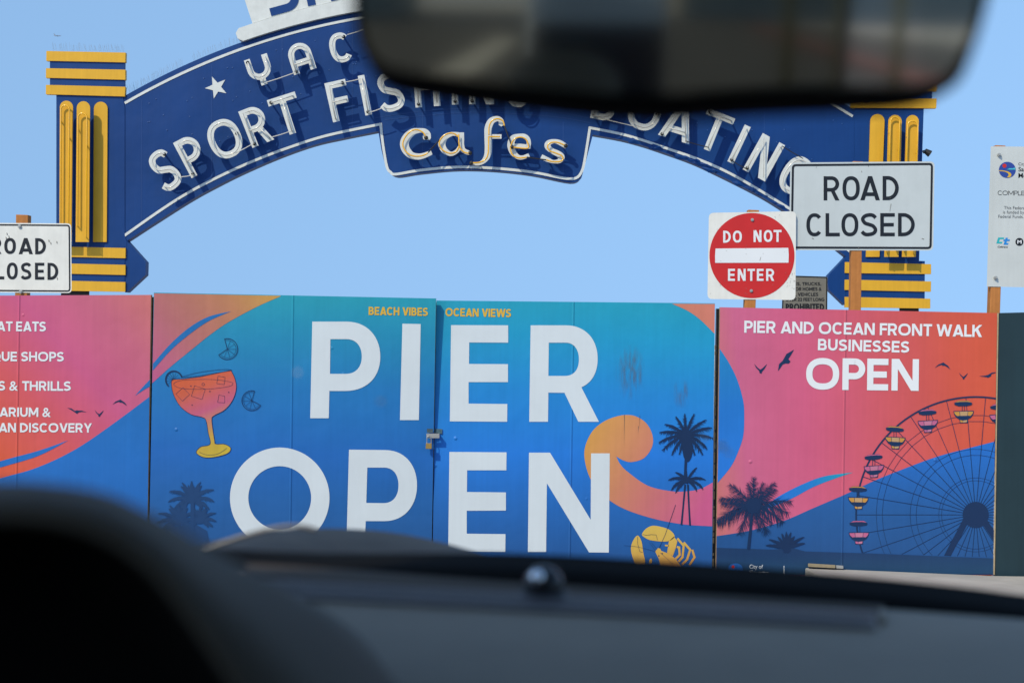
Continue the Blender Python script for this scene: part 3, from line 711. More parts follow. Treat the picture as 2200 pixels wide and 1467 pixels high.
# weathered smudges on the right leaf
def smudge_mat(name, cx, cy, rx, ry, amount):
    m = bpy.data.materials.new(name); m.use_nodes = True; n, l = m.node_tree.nodes, m.node_tree.links
    bs = n['Principled BSDF']; bs.inputs['Base Color'].default_value = C(104, 88, 70); setp(bs, Roughness=.8)
    geo = n.new('ShaderNodeNewGeometry'); c = W(cx, cy, YB)
    sub = n.new('ShaderNodeVectorMath'); sub.operation = 'SUBTRACT'; sub.inputs[1].default_value = (c.x, YB, c.z); l.new(geo.outputs['Position'], sub.inputs[0])
    ml = n.new('ShaderNodeVectorMath'); ml.operation = 'MULTIPLY'; ml.inputs[1].default_value = (246 / rx, 0, 246 / ry); l.new(sub.outputs[0], ml.inputs[0])
    ln_ = n.new('ShaderNodeVectorMath'); ln_.operation = 'LENGTH'; l.new(ml.outputs[0], ln_.inputs[0])
    fo = n.new('ShaderNodeMapRange'); fo.inputs['From Min'].default_value = .15; fo.inputs['From Max'].default_value = 1; fo.inputs['To Min'].default_value = 1; fo.inputs['To Max'].default_value = 0; l.new(ln_.outputs['Value'], fo.inputs['Value'])
    st2 = n.new('ShaderNodeVectorMath'); st2.operation = 'MULTIPLY'; st2.inputs[1].default_value = (60, 1, 7); l.new(geo.outputs['Position'], st2.inputs[0])
    no = n.new('ShaderNodeTexNoise'); no.inputs['Scale'].default_value = 1; no.inputs['Detail'].default_value = 5; l.new(st2.outputs[0], no.inputs['Vector'])
    nr = n.new('ShaderNodeMapRange'); nr.inputs['From Min'].default_value = .42; nr.inputs['From Max'].default_value = .68; l.new(no.outputs['Fac'], nr.inputs['Value'])
    a = n.new('ShaderNodeMath'); a.operation = 'MULTIPLY'; l.new(fo.outputs[0], a.inputs[0]); l.new(nr.outputs[0], a.inputs[1])
    a2 = n.new('ShaderNodeMath'); a2.operation = 'MULTIPLY'; a2.inputs[1].default_value = amount; l.new(a.outputs[0], a2.inputs[0]); l.new(a2.outputs[0], bs.inputs['Alpha'])
    return m
for cx_, cy_, rx_, ry_, am in ((1354, 800, 34, 62, .62), (1464, 845, 22, 34, .45)):
    b = MB(); b.fill([[(cx_ - rx_, cy_ - ry_), (cx_ + rx_, cy_ - ry_), (cx_ + rx_, cy_ + ry_), (cx_ - rx_, cy_ + ry_)]], mR(3.2)); b.build('stain', smudge_mat('weathered_smudge', cx_, cy_, rx_, ry_, am), gr, normals=False)
b = MB()
for x, y, L in ((1341, 890, 72), (1374, 892, 30), (1371, 915, 18)): b.fill([[(x, y), (x + .8, y), (x - .3, y + L)]], mR(3.6))
b.build('scratch', M['brown_stain'], gr, normals=False)

# coral panel with the big wheel ------------------------------------------------------
gc = thing('hoarding_panel', 'coral printed hoarding panel with a big wheel, gulls and the word BUSINESSES', 'hoarding panel', W(1840, 1230, YB))
board('board', [(1547, 660), (2142.4, 672.4), (2133, 1235), (1538.2, 1236)], mC, PINK_C, gc)
art('disc_print', DISC, gc, [cr([(1546, 748.5), (1566, 779), (1584, 816), (1597, 862), (1599, 899), (1597, 935), (1588, 964.7), (1571, 1001), (1541.8, 1037)], 6)], mC, 1)
low = cr([(1539.6, 1151), (1610, 1139.5), (1682, 1119), (1745, 1092), (1817, 1061), (1880, 1031.5), (1947.5, 1004.5), (2015, 980), (2082.5, 962), (2137.6, 948)], 6)
art('wave_print', BLUE_C, gc, [low + [(2133.2, 1234), (1538.6, 1235)]], mC, 1)
art('stripe_print', TEAL_C, gc, [cr([(1833, 1014.4), (1772, 1022.5), (1722.5, 1040.5), (1673, 1066), (1640, 1090)], 6) + cr([(1640, 1096), (1700, 1071), (1745, 1047), (1790, 1029), (1833, 1014.4)], 6)[:-1]], mC, 1)
art('ground_print', print_mat('navy_print_ground', [(0, C(38, 62, 104)), (1, C(44, 74, 108))], (1800, 1190), (1800, 1235)), gc, [[(1539.2, 1176), (1660, 1180), (1700, 1176), (1730, 1184), (1860, 1188), (2133.8, 1199), (2133.1, 1233), (1538.6, 1234)]], mC, 4.2)
b = MB()
caps(b, "PIER AND OCEAN FRONT WALK", (1598.8, 714.6), (2109.5, 724), 25.8, mC(2), .195); b.build('lettering', M['white2'], gc, normals=False); b = MB()
caps(b, "BUSINESSES", (1757, 752.2), (1953, 757.8), 24.6, mC(2), .2)
b.build('lettering', M['white2'], gc, normals=False)
b = MB(); caps(b, "OPEN", (1731.5, 836.5), (1973.6, 839.5), 68, mC(2), .198); b.build('large_lettering', M['white2'], gc, normals=False)
b = MB(); text(b, "City of", (1610, 1220.5), (1639, 1221), 8.4, mC(5), .005); text(b, "Santa", (1610, 1233), (1652, 1234), 9, mC(5), .01)
b.fill([[(1683.6, 1215), (1685, 1215), (1685, 1233), (1683.6, 1233)]], mC(5)); b.build('small_lettering', M['white2'], gc, normals=False)
art('crest_print', BLUE_A, gc, [arc(1580, 1221, 16, 11.5, 0, 360, 24)[:-1]], mC, 5)
art('crest_sun_print', M['sign_red'], gc, [arc(1575, 1217, 3.5, 3.5, 0, 360, 12)[:-1]], mC, 5.6)
art('bird_print', M['navy'], gc, [bird(BIRD2, 1634, 792, 19), bird(BIRD4, 1684, 774, 23), bird(BIRD3, 2025, 786, 17), bird(BIRD2, 2070, 808, 13), bird([(-1, .1), (-.3, .05), (.1, -.05), (.5, -.3), (1.0, -.38), (1.0, -.3), (.5, -.12), (.45, .1), (.1, .3), (-.1, .22)], 2121, 806, 18)], mC, 2)
b = MB()
palm(b, mC, 5, 1618, 1086, 70, [(88, .85, 2), (100, .7, -5), (72, .75, -12), (55, .95, -15), (128, .95, -18), (42, .85, -10), (148, 1.05, -38), (22, 1.15, -30), (165, .95, -20), (8, 1.1, -38), (182, 1.2, -38), (-8, 1.05, -40), (196, 1.2, -20), (-28, .8, -30), (-52, .95, -22), (232, .95, -22), (-72, .75, -8), (256, .6, -6)], 31, .24,
     [(1616, 1095, 5), (1613, 1130, 5.5), (1608, 1180, 6.5)], 1.0, 22, .31)
palm(b, mC, 4.4, 1690, 1178, 44, [(90, .8, 2), (78, .8, -5), (104, .75, -6), (45, 1.0, -20), (140, .95, -22), (25, .9, -15), (160, 1.0, -20), (62, .7, -8), (122, .7, -8)], 33, .22, None, .8, 11, .13, 7)
b.build('palm_picture', M['navy'], gc, normals=False)
# the wheel
XE = lambda p: (2138.4 - (p[1] - 950) * .0165) - p[0]
YE = lambda p: (1183 + (p[0] - 1730) * .0335) - p[1]
def cl(poly): return clip(clip(poly, XE), YE)
cx, cy, r0 = 2096.3, 1105.5, 257
b = MB()
def wline(p, q, wd, lay, close=False):
    c = cl(ribbon([p, q], wd)[0])
    if len(c) > 2: b.fill([c], mC(lay))
ring = [(cx + r0 * math.cos(R(t)), cy - r0 * .985 * math.sin(R(t))) for t in range(60, 226, 3)]
for i in range(len(ring) - 1): wline(ring[i], ring[i + 1], 3.4, 2.6 + .02 * (i % 2))
n_sp = 38; st_ = 360 / n_sp
for i in range(n_sp):
    t = 180 + i * st_
    wline((cx + 26 * math.cos(R(t)), cy - 26 * math.sin(R(t))), (cx + r0 * math.cos(R(t)), cy - r0 * .985 * math.sin(R(t))), 1.25, 2.2 + .01 * i)
    for q, (rr, wd) in enumerate(((214, .8), (201, .8), (141, .8), (128, .8), (79.5, .7), (73.5, .7))):
        u = t + st_
        wline((cx + rr * math.cos(R(t)), cy - rr * math.sin(R(t))), (cx + rr * math.cos(R(u)), cy - rr * math.sin(R(u))), wd, 2.0 + .01 * q)
c = cl(arc(cx, cy, 28, 28, 0, 360, 40)[:-1]); b.fill([c], mC(2.9))
for p, q in (((2078, 1112), (2034, 1196)), ((2110, 1112), (2150, 1172))): wline(p, q, 13, 2.95)
GOND = [mat('gondola_yellow', C(188, 138, 62)), mat('gondola_pink', C(184, 96, 134)), mat('gondola_pale_yellow', C(180, 146, 104)), mat('gondola_pale_pink', C(184, 114, 142))]
roofs = [(1062, 170, 265, 0), (780, 240, 340, 1), (523, 372, 470, 0), (355, 592, 695, 1), (232, 845, 945, 0), (237, 1115, 1220, 1), (1345, 195, 290, 1)]
w6 = lambda pts: [(1780 + x / 3.668, 820 + y / 3.668) for x, y in pts]
def fc(pts, lay, bb=None):
    c = clip(w6(pts), XE)
    if len(c) > 2: (bb or b).fill([c], mC(lay))
for x, y, yb, pk in roofs:
    bY, bP, bYl, bPl = MB(), MB(), MB(), MB()
    tl_ = rnd.uniform(-.08, .12)
    T = lambda pts, ox, oy: [(ox + .9 * px_, oy + .9 * py_ + tl_ * px_) for px_, py_ in pts]
    fc(T([(-80, -4), (-45, -24), (45, -24), (80, 0), (72, 16), (30, 24), (-40, 24), (-76, 12)], x, y), 3.3)
    fc(T([(-70, -10), (-45, -22), (45, -22), (70, -8), (30, -14), (-30, -14)], x, y), 3.6, bP if pk else bY)
    for dx in (-8, 10): fc([(x + dx - 2, y), (x + dx + 2, y), (x + dx + 2, yb - 20), (x + dx - 2, yb - 20)], 3.2)
    fc(T([(-90, -40), (90, -40), (84, -10), (66, 18), (38, 34), (34, 66), (-32, 66), (-38, 34), (-64, 18), (-84, -10)], x + 3, yb), 3.2)
    A, B_ = (bP, bPl) if pk else (bY, bYl)
    fc(T([(-84, -32), (-38, -34), (-34, 2), (-58, 4), (-76, -12)], x + 3, yb), 3.6, A)
    fc(T([(40, -34), (84, -32), (76, -12), (60, 4), (36, 2)], x + 3, yb), 3.6, A)
    fc(T([(-33, -34), (36, -34), (32, 3), (-30, 3)], x + 3, yb), 3.6, B_)
    fc(T([(-62, 6), (62, 6), (56, 16), (-56, 16)], x + 3, yb), 3.62, A if False else MB())
    fc(T([(-32, 40), (-8, 44), (-8, 62), (-28, 58)], x + 3, yb), 3.6, A); fc(T([(-5, 44), (32, 40), (28, 58), (-5, 62)], x + 3, yb), 3.6, B_)
    if pk: bP.build('gondola_print', GOND[1], gc, normals=False); bPl.build('gondola_panel_print', GOND[3], gc, normals=False)
    else: bY.build('gondola_print', GOND[0], gc, normals=False); bYl.build('gondola_panel_print', GOND[2], gc, normals=False)
b.build('wheel_picture', M['navy'], gc, normals=False)

# dark green board and the steel posts in the gaps --------------------------------------
gg = thing('fence_panel', 'dark green plain hoarding panel at the end of the row', 'hoarding panel', W(2300, 1236, YB))
board('board', [(2146, 672.4), (2560, 662), (2560, 1244), (2138, 1237)], flatmap(YB + .01), M['green'], gg)
b = MB(); f0, f1 = (lambda x, y: W(x, y, YB - .004)), (lambda x, y: W(x, y, YB + .0095))
b.prism([[(2142.8, 672.8), (2145.6, 672.8), (2137.2, 1234), (2134, 1234)]], f0, f1); b.build('edge_strip', M['edge_wood'], gg)
def post(name, x0, x1, yt, label, m, Y0, Y1, lean=-.018, cat='post'):
    b = MB(); g = W(x0, BOT + 8, Y0)
    for_ = [(x0, yt), (x1, yt), (x1 + lean * (1275 - yt), 1275), (x0 + lean * (1275 - yt), 1275)]
    b.prism([for_], lambda x, y: W(x, y, Y0), lambda x, y: W(x, y, Y0) + Vector((0, Y1 - Y0, 0)))
    return tag(b.build(name, m), label, cat)
post('gate_post', 326, 332, 638, 'black steel gate post in the gap beside the cocktail gate leaf', M['steel_black'], YB + .06, YB + .14)
post('gate_post', 1540.5, 1548, 663, 'black steel gate post in the gap beside the lobster gate leaf', M['steel_black'], YB + .05, YB + .13)
b = MB(); rs = random.Random(4); y = 742
while y < 1230:
    h_ = rs.uniform(4, 26)
    if rs.random() < .75: b.prism([[(1536.6 - (y - 660) * .0115, y), (1540 - (y - 660) * .0115, y), (1540 - (y + h_ - 660) * .0115, y + h_), (1536.6 - (y + h_ - 660) * .0115, y + h_)]], lambda x, y: W(x, y, YB + .046), lambda x, y: W(x, y, YB + .056))
    y += h_ + rs.uniform(1, 8)
tag(b.build('hinge_strip', M['edge_wood'], gr), None)

b = MB(); b.prism([[(1736, 1209.5), (1795, 1213), (1795, 1220), (1736, 1217)]], lambda x, y: W(x, y, YB - .12), lambda x, y: W(x, y, YB - .02))
tag(b.build('plank', mat('cream_offcut', C(144, 132, 108), .8, .2, vary=.15, vscale=25), bevel=.004), 'cream timber offcut lying at the foot of the coral wheel panel', 'plank')
b = MB(); b.prism([[(1796.5, 1213.5), (1812, 1214.5), (1812, 1221.5), (1796.5, 1220.5)]], lambda x, y: W(x, y, YB - .10), lambda x, y: W(x, y, YB - .03))
tag(b.build('bracket', M['bolt'], bevel=.004), 'small grey metal bracket beside the cream timber offcut', 'bracket')
b = MB(); b.prism([[(922, 650), (950, 650), (942, 1255), (914, 1255)]], lambda x, y: W(x, y, YB + .05), lambda x, y: W(x, y, YB + .09)); b.build('gap_backing', M['steel_black'], gr)  # black backing added behind the gap between the leaves to keep it dark
# hasp and padlock
q8 = lambda x, y: (880 + x / 14.667, 900 + y / 14.667)
b = MB(); YL = YB - .06
b.prism([[q8(530, 455), q8(940, 455), q8(940, 600), q8(530, 600)]], lambda x, y: W(x, y, YL - .02), lambda x, y: W(x, y, YL - .014))
b.prism([[q8(900, 460), q8(940, 460), q8(940, 595), q8(900, 595)]], lambda x, y: W(x, y, YL - .0135), lambda x, y: W(x, y, YB - .002))
b.build('hasp', M['bolt'], gr, bevel=.001)
b = MB(); b.prism([[q8(760, 305), q8(1030, 312), q8(1025, 470), q8(760, 430)]], lambda x, y: W(x, y, YB - .012), lambda x, y: W(x, y, YB - .006)); b.build('hasp_plate', mat('weathered_plate', C(70, 98, 110), .7, .3, vary=.4, vscale=60), gr)
b = MB(); b.prism([[q8(545, 305), q8(735, 305), q8(735, 430), q8(545, 430)]], lambda x, y: W(x, y, YB - .075), lambda x, y: W(x, y, YB - .062)); b.build('hasp_plate', mat('weathered_plate_dark', C(66, 84, 92), .7, .3, vary=.4, vscale=60), gl)
lk = thing('padlock', 'small brass padlock hanging from the hasp between the gate leaves', 'padlock', W(921, 965, YL - .03))
b = MB(); b.prism([[q8(515, 758), q8(695, 765), q8(695, 940), q8(505, 935)]], lambda x, y: W(x, y, YL - .042), lambda x, y: W(x, y, YL - .018)); b.build('body', M['brass'], lk, bevel=.002)
b = MB(); b.tube([W(*q8(x, y), YL - .03) for x, y in cr([(548, 770), (545, 640), (562, 560), (610, 530), (660, 565), (678, 640), (678, 770)], 5)], .0032, 8); b.build('shackle', M['bolt'], lk, smooth=True)

# ------------------------------------------------------------------ signs on timber posts
def rrect(tl, tr, br, bl, r_, n=5):
    pts = [Vector((p[0], p[1])) for p in (tl, tr, br, bl)]; out = []
    for i in range(4):
        p, a, c = pts[i], pts[i - 1], pts[(i + 1) % 4]
        u = (a - p).normalized() * r_; v = (c - p).normalized() * r_
        for k in range(n + 1):
            t = k / n; q = p + u * (1 - t) ** 2 + v * t ** 2
            out.append((q.x, q.y))
    return out
def inset(quad, d):
    (ax, ay), (bx, by), (cx_, cy_), (dx, dy) = quad
    return ((ax + d, ay + d), (bx - d, by + d), (cx_ - d, cy_ - d), (dx + d, dy - d))
def sign_panel(t, quad, r_, Y, m):
    b = MB(); b.prism([rrect(*quad, r_)], lambda x, y: W(x, y, Y), lambda x, y: W(x, y, Y + .004)); return b.build('sign_panel', m, t)
def border(t, quad, d, wd, r_, Y, m):
    b = MB(); q1, q2 = inset(quad, d), inset(quad, d + wd)
    b.fill([rrect(*q1, r_), rrect(*q2, max(1, r_ - wd))], lambda x, y: W(x, y, Y - .0015)); return b.build('border', m, t, normals=False)
def hw_text(b, word, boxes, y0, y1, Y, stroke, dl=(0, 0), slope=0.0):
    """road-sign lettering: boxes are (x0, x1) per letter, y0 top, y1 bottom"""
    k = 0
    for ch, (x0, x1) in zip(word, boxes):
        dy = slope * (x0 - boxes[0][0])
        H, mp = place((x0, y1 + dy), (x0 + dl[0], y0 + dy), x1 - x0)
        for s in glyph(ch, x1 - x0, H, stroke / 2)[0]:
            k += 1; f = (lambda kk: (lambda x, y: W(*mp(x, y), Y - .0016 - .00006 * kk)))(k)
            if s[0] == 'P': b.fill([s[1]], f)
            else: ribbon_fill(b, s[1], stroke, f, s[2])
def bolt(t, x, y, Y, r_=.012, L=.008):
    b = MB(); c = W(x, y, Y)
    b.tube([c + Vector((0, .0, 0)), c + Vector((0, -L, 0))], r_, 12); b.tube([c + Vector((0, -L, 0)), c + Vector((0, -L * 1.9, 0))], r_ * .55, 6)
    b.build('bolt', M['bolt'], t)
def wood_post(t, x0, x1, yt, Y, lean=-.015):
    b = MB(); yb = 1290
    b.prism([[(x0, yt), (x1, yt + 1), (x1 + lean * (yb - yt), yb), (x0 + lean * (yb - yt), yb)]], lambda x, y: W(x, y, Y), lambda x, y: W(x, y, Y) + Vector((0, .09, 0)))
    b.build('post', M['wood'], t, bevel=.004)
YS = YB + .09
# right ROAD CLOSED
t = thing('road_sign', 'large white ROAD CLOSED sign on a timber post beside the round red sign', 'road sign', W(1840, 1270, YS), 'white road closed signs')
Q = ((1698, 349.6), (2008, 347), (2005, 538.6), (1695, 537.6))
sign_panel(t, Q, 11, YS, M['sign_white']); border(t, Q, 3.4, 4.6, 9, YS, M['sign_black'])
c6 = lambda *xs: [(1700 + a / 4.316, 1700 + b_ / 4.316) for a, b_ in xs]
b = MB(); hw_text(b, "ROAD", c6((300, 447), (475, 635), (640, 822), (847, 997)), 379, 430.8, YS, 7.9, (0, 0), -.004); b.build('lettering', M['sign_black'], t, normals=False); b = MB()
hw_text(b, "CLOSED", c6((140, 292), (318, 450), (465, 622), (645, 797), (825, 960), (990, 1145)), 458.4, 508, YS, 7.7, (0, 0), -.002)
b.build('lettering', M['sign_black'], t, normals=False)
wood_post(t, 1832.6, 1854.6, 346.5, YS + .006, -.015)
b = MB(); rs = random.Random(9)
for x, y in ((1851, 367), (1849, 452), (1913, 424), (1981, 512), (1755, 357), (1866, 356), (1845, 531), (1745, 511)):
    L = rs.uniform(1.5, 5); a = rs.uniform(0, 3); b.fill([[(x, y), (x + L * math.cos(a), y + L * math.sin(a)), (x + L * math.cos(a) - 1, y + L * math.sin(a) + 1.4), (x - .8, y + 1)]], lambda x, y: W(x, y, YS - .003))
b.fill([[(1914, 438), (1915, 438), (1912, 455), (1911.4, 455)]], lambda x, y: W(x, y, YS - .003))
b.build('scuff_mark', M['scuff'], t, normals=False)
# left ROAD CLOSED
t = thing('road_sign', 'smaller white ROAD CLOSED sign in front of the gold banded pillar base', 'road sign', W(47, 1270, YS), 'white road closed signs')
Q = ((-60, 478.6), (153, 480.3), (154, 629.6), (-60, 628))
sign_panel(t, Q, 9, YS, M['sign_white_aged']); border(t, Q, 2.6, 3.2, 7.5, YS, M['sign_black'])
b = MB(); hw_text(b, "ROAD", [(-24, 3), (9, 34), (40, 70.5), (75.5, 98.5)], 511, 545.6, YS, 6.6, (0, 0), .008); b.build('lettering', M['sign_black'], t, normals=False); b = MB()
hw_text(b, "CLOSED", [(-44, -19), (-13, 9), (14.5, 38), (45, 67), (75, 95), (102, 125)], 563.6, 600, YS, 6.4, (0, 0), .008)
b.build('lettering', M['sign_black'], t, normals=False)
wood_post(t, 34, 60, 461, YS + .006, -.012); bolt(t, 42.3, 486.6, YS - .0035, .016); bolt(t, 45, 627, YS - .0035, .016)
b = MB()
for x, y in ((104, 515), (108, 520), (121, 518), (14, 500), (18, 506), (12, 509), (122, 596)): b.fill([[(x, y), (x + 1.6, y + .6), (x + 2.2, y + 5), (x + .8, y + 5.5)]], lambda x, y: W(x, y, YS - .003))
b.build('scuff_mark', M['scuff'], t, normals=False)
# DO NOT ENTER
YD = YS - .03
t = thing('road_sign', 'white square DO NOT ENTER sign with a red disc and white bar', 'road sign', W(1614, 1270, YD))
Q = ((1523, 457.5), (1710.3, 454), (1709, 644.6), (1519.8, 642.4))
sign_panel(t, Q, 11, YD, M['sign_white_aged'])
b = MB(); b.fill([arc(1615.6, 549.2, 91.4, 91.4, 0, 360, 72)[:-1]], lambda x, y: W(x, y, YD - .0015)); b.build('disc', M['sign_red'], t, normals=False)
b = MB(); b.fill([[(1537.3, 534), (1693.6, 532.6), (1694.6, 548), (1694, 564.5), (1536.6, 564.8), (1536.2, 550)]], lambda x, y: W(x, y, YD - .003)); b.build('bar', M['white2'], t, normals=False)
b = MB(); YT = YD - .0015
hw_text(b, "DO", [(1553.7, 1570), (1574.6, 1593.8)], 496, 521.6, YT, 4.7, (0, 0), -.012); hw_text(b, "NOT", [(1619, 1636), (1641, 1659.5), (1662, 1679)], 494.6, 520.2, YT, 4.7, (0, 0), -.01)
hw_text(b, "ENTER", [(1564, 1579), (1585, 1602), (1606, 1622), (1626, 1640.4), (1646, 1663.4)], 577.6, 603.4, YT, 4.6)
b.build('lettering', M['white2'], t, normals=False)
bolt(t, 1616, 472.6, YD - .002, .014); bolt(t, 1613.8, 624.8, YD - .002, .014); wood_post(t, 1607.6, 1631, 450.6, YD + .006, -.036)
b = MB(); rs = random.Random(3)
for i in range(70):
    x, y = rs.uniform(1526, 1706), rs.uniform(460, 640)
    if i < 20: x, y = rs.uniform(1690, 1708), rs.uniform(585, 620)
    L = rs.uniform(.6, 2.6); a = rs.uniform(.8, 2.4); b.fill([[(x, y), (x + L * math.cos(a), y + L * math.sin(a)), (x + L * math.cos(a) + .7, y + L * math.sin(a)), (x + .7, y)]], lambda x, y: W(x, y, YD - .004))
b.fill([[(1632, 560), (1634.4, 552), (1635, 552), (1633, 560)]], lambda x, y: W(x, y, YD - .0044))
b.build('scuff_mark', M['scuff'], t, normals=False)
# vehicle ban
YV = 14.2
t = thing('traffic_sign', 'grey sign with black border banning trucks over 22 feet long', 'road sign', W(1728, 1240, YV))
Q = ((1682, 591.5), (1778, 594.4), (1777, 720), (1678, 718))
sign_panel(t, Q, 5, YV, M['sign_grey']); border(t, Q, .4, 2.4, 5, YV, M['sign_black'])
v8 = lambda x, y: (1480 + x / 6.47, 560 + y / 6.47)
b = MB()
for s, x0, x1, y, h_ in (("BUSES, TRUCKS,", 1340, 1840, 346, 46), ("MOTOR HOMES &", 1345, 1845, 418, 47), ("ALL VEHICLES", 1390, 1798, 493, 47), ("OVER 22 FEET LONG", 1345, 1885, 563, 46), ("PROHIBITED", 1345, 1880, 690, 92)):
    caps(b, s, v8(x0, y - 1), v8(x1, y), h_ / 6.47, lambda x, y: W(x, y, YV - .0016), .2 if h_ < 60 else .21)
b.build('lettering', M['sign_black'], t, normals=False)
b = MB(); b.prism([[(1724, 600), (1732, 600), (1726, 1215), (1718, 1215)]], lambda x, y: W(x, y, YV + .006), lambda x, y: W(x, y, YV + .05)); b.build('post', M['sign_back'], t)
# project board at the right edge
YP = YB + .07
t = thing('project_sign', 'white public works notice board with a round blue crest on a timber post', 'notice board', W(2140, 1270, YP))
Q = ((2128.5, 314.8), (2345, 317), (2338, 620), (2120, 615.6))
sign_panel(t, Q, 2, YP, M['city_white'])
p3 = lambda x, y: (2100 + x / 3.86, 300 + y / 3.86)
fP = lambda k: (lambda x, y: W(x, y, YP - .0015 * k))
b = MB(); b.fill([arc(2164.2, 365.4, 18.2, 17.4, 0, 360, 32)[:-1]], fP(1)); b.build('crest', mat('crest_blue', C(42, 70, 150)), t, normals=False)
b = MB(); b.fill([arc(2158, 356.5, 4.4, 4.4, 0, 360, 14)[:-1]], fP(2)); b.build('crest_sun', M['sign_red'], t, normals=False)
b = MB(); b.fill([[p3(242, 250), p3(268, 238), p3(290, 240), p3(312, 232), p3(316, 250)]], fP(2)); b.build('crest_hills', mat('crest_teal', C(70, 180, 200)), t, normals=False)
b = MB(); b.fill([[p3(*q) for q in cr([(182, 256), (220, 258), (262, 270), (282, 290), (270, 312), (246, 312), (258, 298), (252, 280), (222, 266), (182, 262)], 4, True)]], fP(2)); b.build('crest_road', M['yellow_print'], t, normals=False)
b = MB()
text(b, "City of", (2188, 355.8), (2213, 356.2), 6.2, fP(1), .0)
for s, y, h_ in (("Santa", 368.6, 9.4), ("Monica", 382.4, 10.4)):
    bl, br = text_left(s, 2188, y, h_, .012, 1.0, False, .012); text(b, s, bl, br, h_, fP(1), .012)
bl, br = text_left("COMPLETE", 2143.6, 419.3, 9.4, 0, 1.12, False, .012); caps(b, "COMPLETE", bl, br, 9.4, fP(1), .115)
b.build('lettering', M['sign_black'], t, normals=False)
b = MB()
for s, x, y in (("This Federal", 2157, 449.8), ("is funded by", 2155, 459.2), ("Federal Funds.", 2144.8, 468.4)):
    bl, br = text_left(s, x, y, 6.6, 0, .98, False, .012); text(b, s, bl, br, 6.6, fP(1), .0)
b.build('small_lettering', M['text_grey'], t, normals=False)
b = MB(); pc = lambda pts: [p3(*q) for q in pts]
b.fill([pc([(172, 812), (222, 812), (218, 826), (186, 826), (178, 848), (208, 848), (203, 862), (156, 862)])], fP(1)); b.build('logo_green', mat('logo_teal', C(40, 168, 176)), t, normals=False)
b = MB(); b.fill([pc([(234, 814), (252, 814), (249, 828), (270, 828), (266, 842), (244, 842), (240, 858), (258, 858), (253, 872), (216, 872), (226, 842), (214, 842), (218, 828), (230, 828)])], fP(1.2)); b.build('logo_blue', mat('logo_blue', C(36, 130, 206)), t, normals=False)
b = MB(); text(b, "Caltrans", p3(165, 896), p3(250, 898), 3.8, fP(1), .02, .25); b.fill([arc(2190.2, 519.8, 8.7, 8.6, 0, 360, 24)[:-1]], fP(1)); b.build('logo_black', M['sign_black'], t, normals=False)
b = MB(); text(b, "M", (2185.6, 523.6), (2194.8, 523.7), 7.6, fP(2), .03); b.build('logo_letter', M['white2'], t, normals=False)
bolt(t, 2146, 333.2, YP - .002, .016, .016); bolt(t, 2138.3, 596.8, YP - .002, .016, .016)
wood_post(t, 2139, 2160.6, 312, YP + .006, -.033)

# ------------------------------------------------------------------ the arch
def circ3(a, b, c):
    ax, ay = a; bx, by = b; cx_, cy_ = c
    d = 2 * (ax * (by - cy_) + bx * (cy_ - ay) + cx_ * (ay - by))
    ux = ((ax * ax + ay * ay) * (by - cy_) + (bx * bx + by * by) * (cy_ - ay) + (cx_ * cx_ + cy_ * cy_) * (ay - by)) / d
    uy = ((ax * ax + ay * ay) * (cx_ - bx) + (bx * bx + by * by) * (ax - cx_) + (cx_ * cx_ + cy_ * cy_) * (bx - ax)) / d
    return ux, uy, math.hypot(ax - ux, ay - uy)
ACX, ACY, AR = circ3((267, 222.5), (704.6, 52.5), (1831.8, 250))
def ap(a, d): return (ACX + (AR + d) * math.sin(a), ACY - (AR + d) * math.cos(a))
def aang(x): return math.asin((x - ACX) / AR)
arch = thing('arch_sign', 'blue and gold arched pier sign with white neon lettering', 'entrance sign', W(1060, 1200, YA))
YF = YA
def fa(off=0.0): return lambda x, y: W(x, y, YF - off)
def solid(name, contours, off, depth, m, parent, bevel=0):
    b = MB(); b.prism(contours, lambda x, y: W(x, y, YF - off), lambda x, y: W(x, y, YF - off) + Vector((0, depth, 0))); return b.build(name, m, parent, bevel=bevel)
a0, a1 = aang(268), aang(1832)
n = 60
top = [ap(a0 + (a1 - a0) * i / n, 13.5) for i in range(n + 1)]
lowL = cr([(272.6, 517.8), (340, 474), (410, 430), (465, 400), (523.5, 371), (600, 338), (674, 312), (740, 297), (812.9, 282.6)], 5)
cafe_low = [(819.4, 322), (829, 361)] + cr([(833, 368), (853.8, 379.6), (902, 373), (981.4, 365.8), (1060, 367.5), (1141.8, 376.3), (1226.8, 392.7), (1249.7, 381)], 5) + [(1273.5, 289.8)]
lowR = cr([(1273.8, 289.8), (1333.8, 300.7), (1379.6, 312.7), (1420, 326), (1486.6, 349.8), (1536.7, 372.7), (1617.5, 413), (1665.5, 440.4), (1740, 490), (1818, 551)], 5)
# left and right ends run down into the pillars
outline = [(262, 212)] + top + [(1836, 240), (1836, 556), (1818, 551)] + lowR[::-1][1:] + cafe_low[::-1][1:] + lowL[::-1] + [(262, 520)]
solid('arch_panel', [outline], 0, .16, M['arch_blue'], arch)
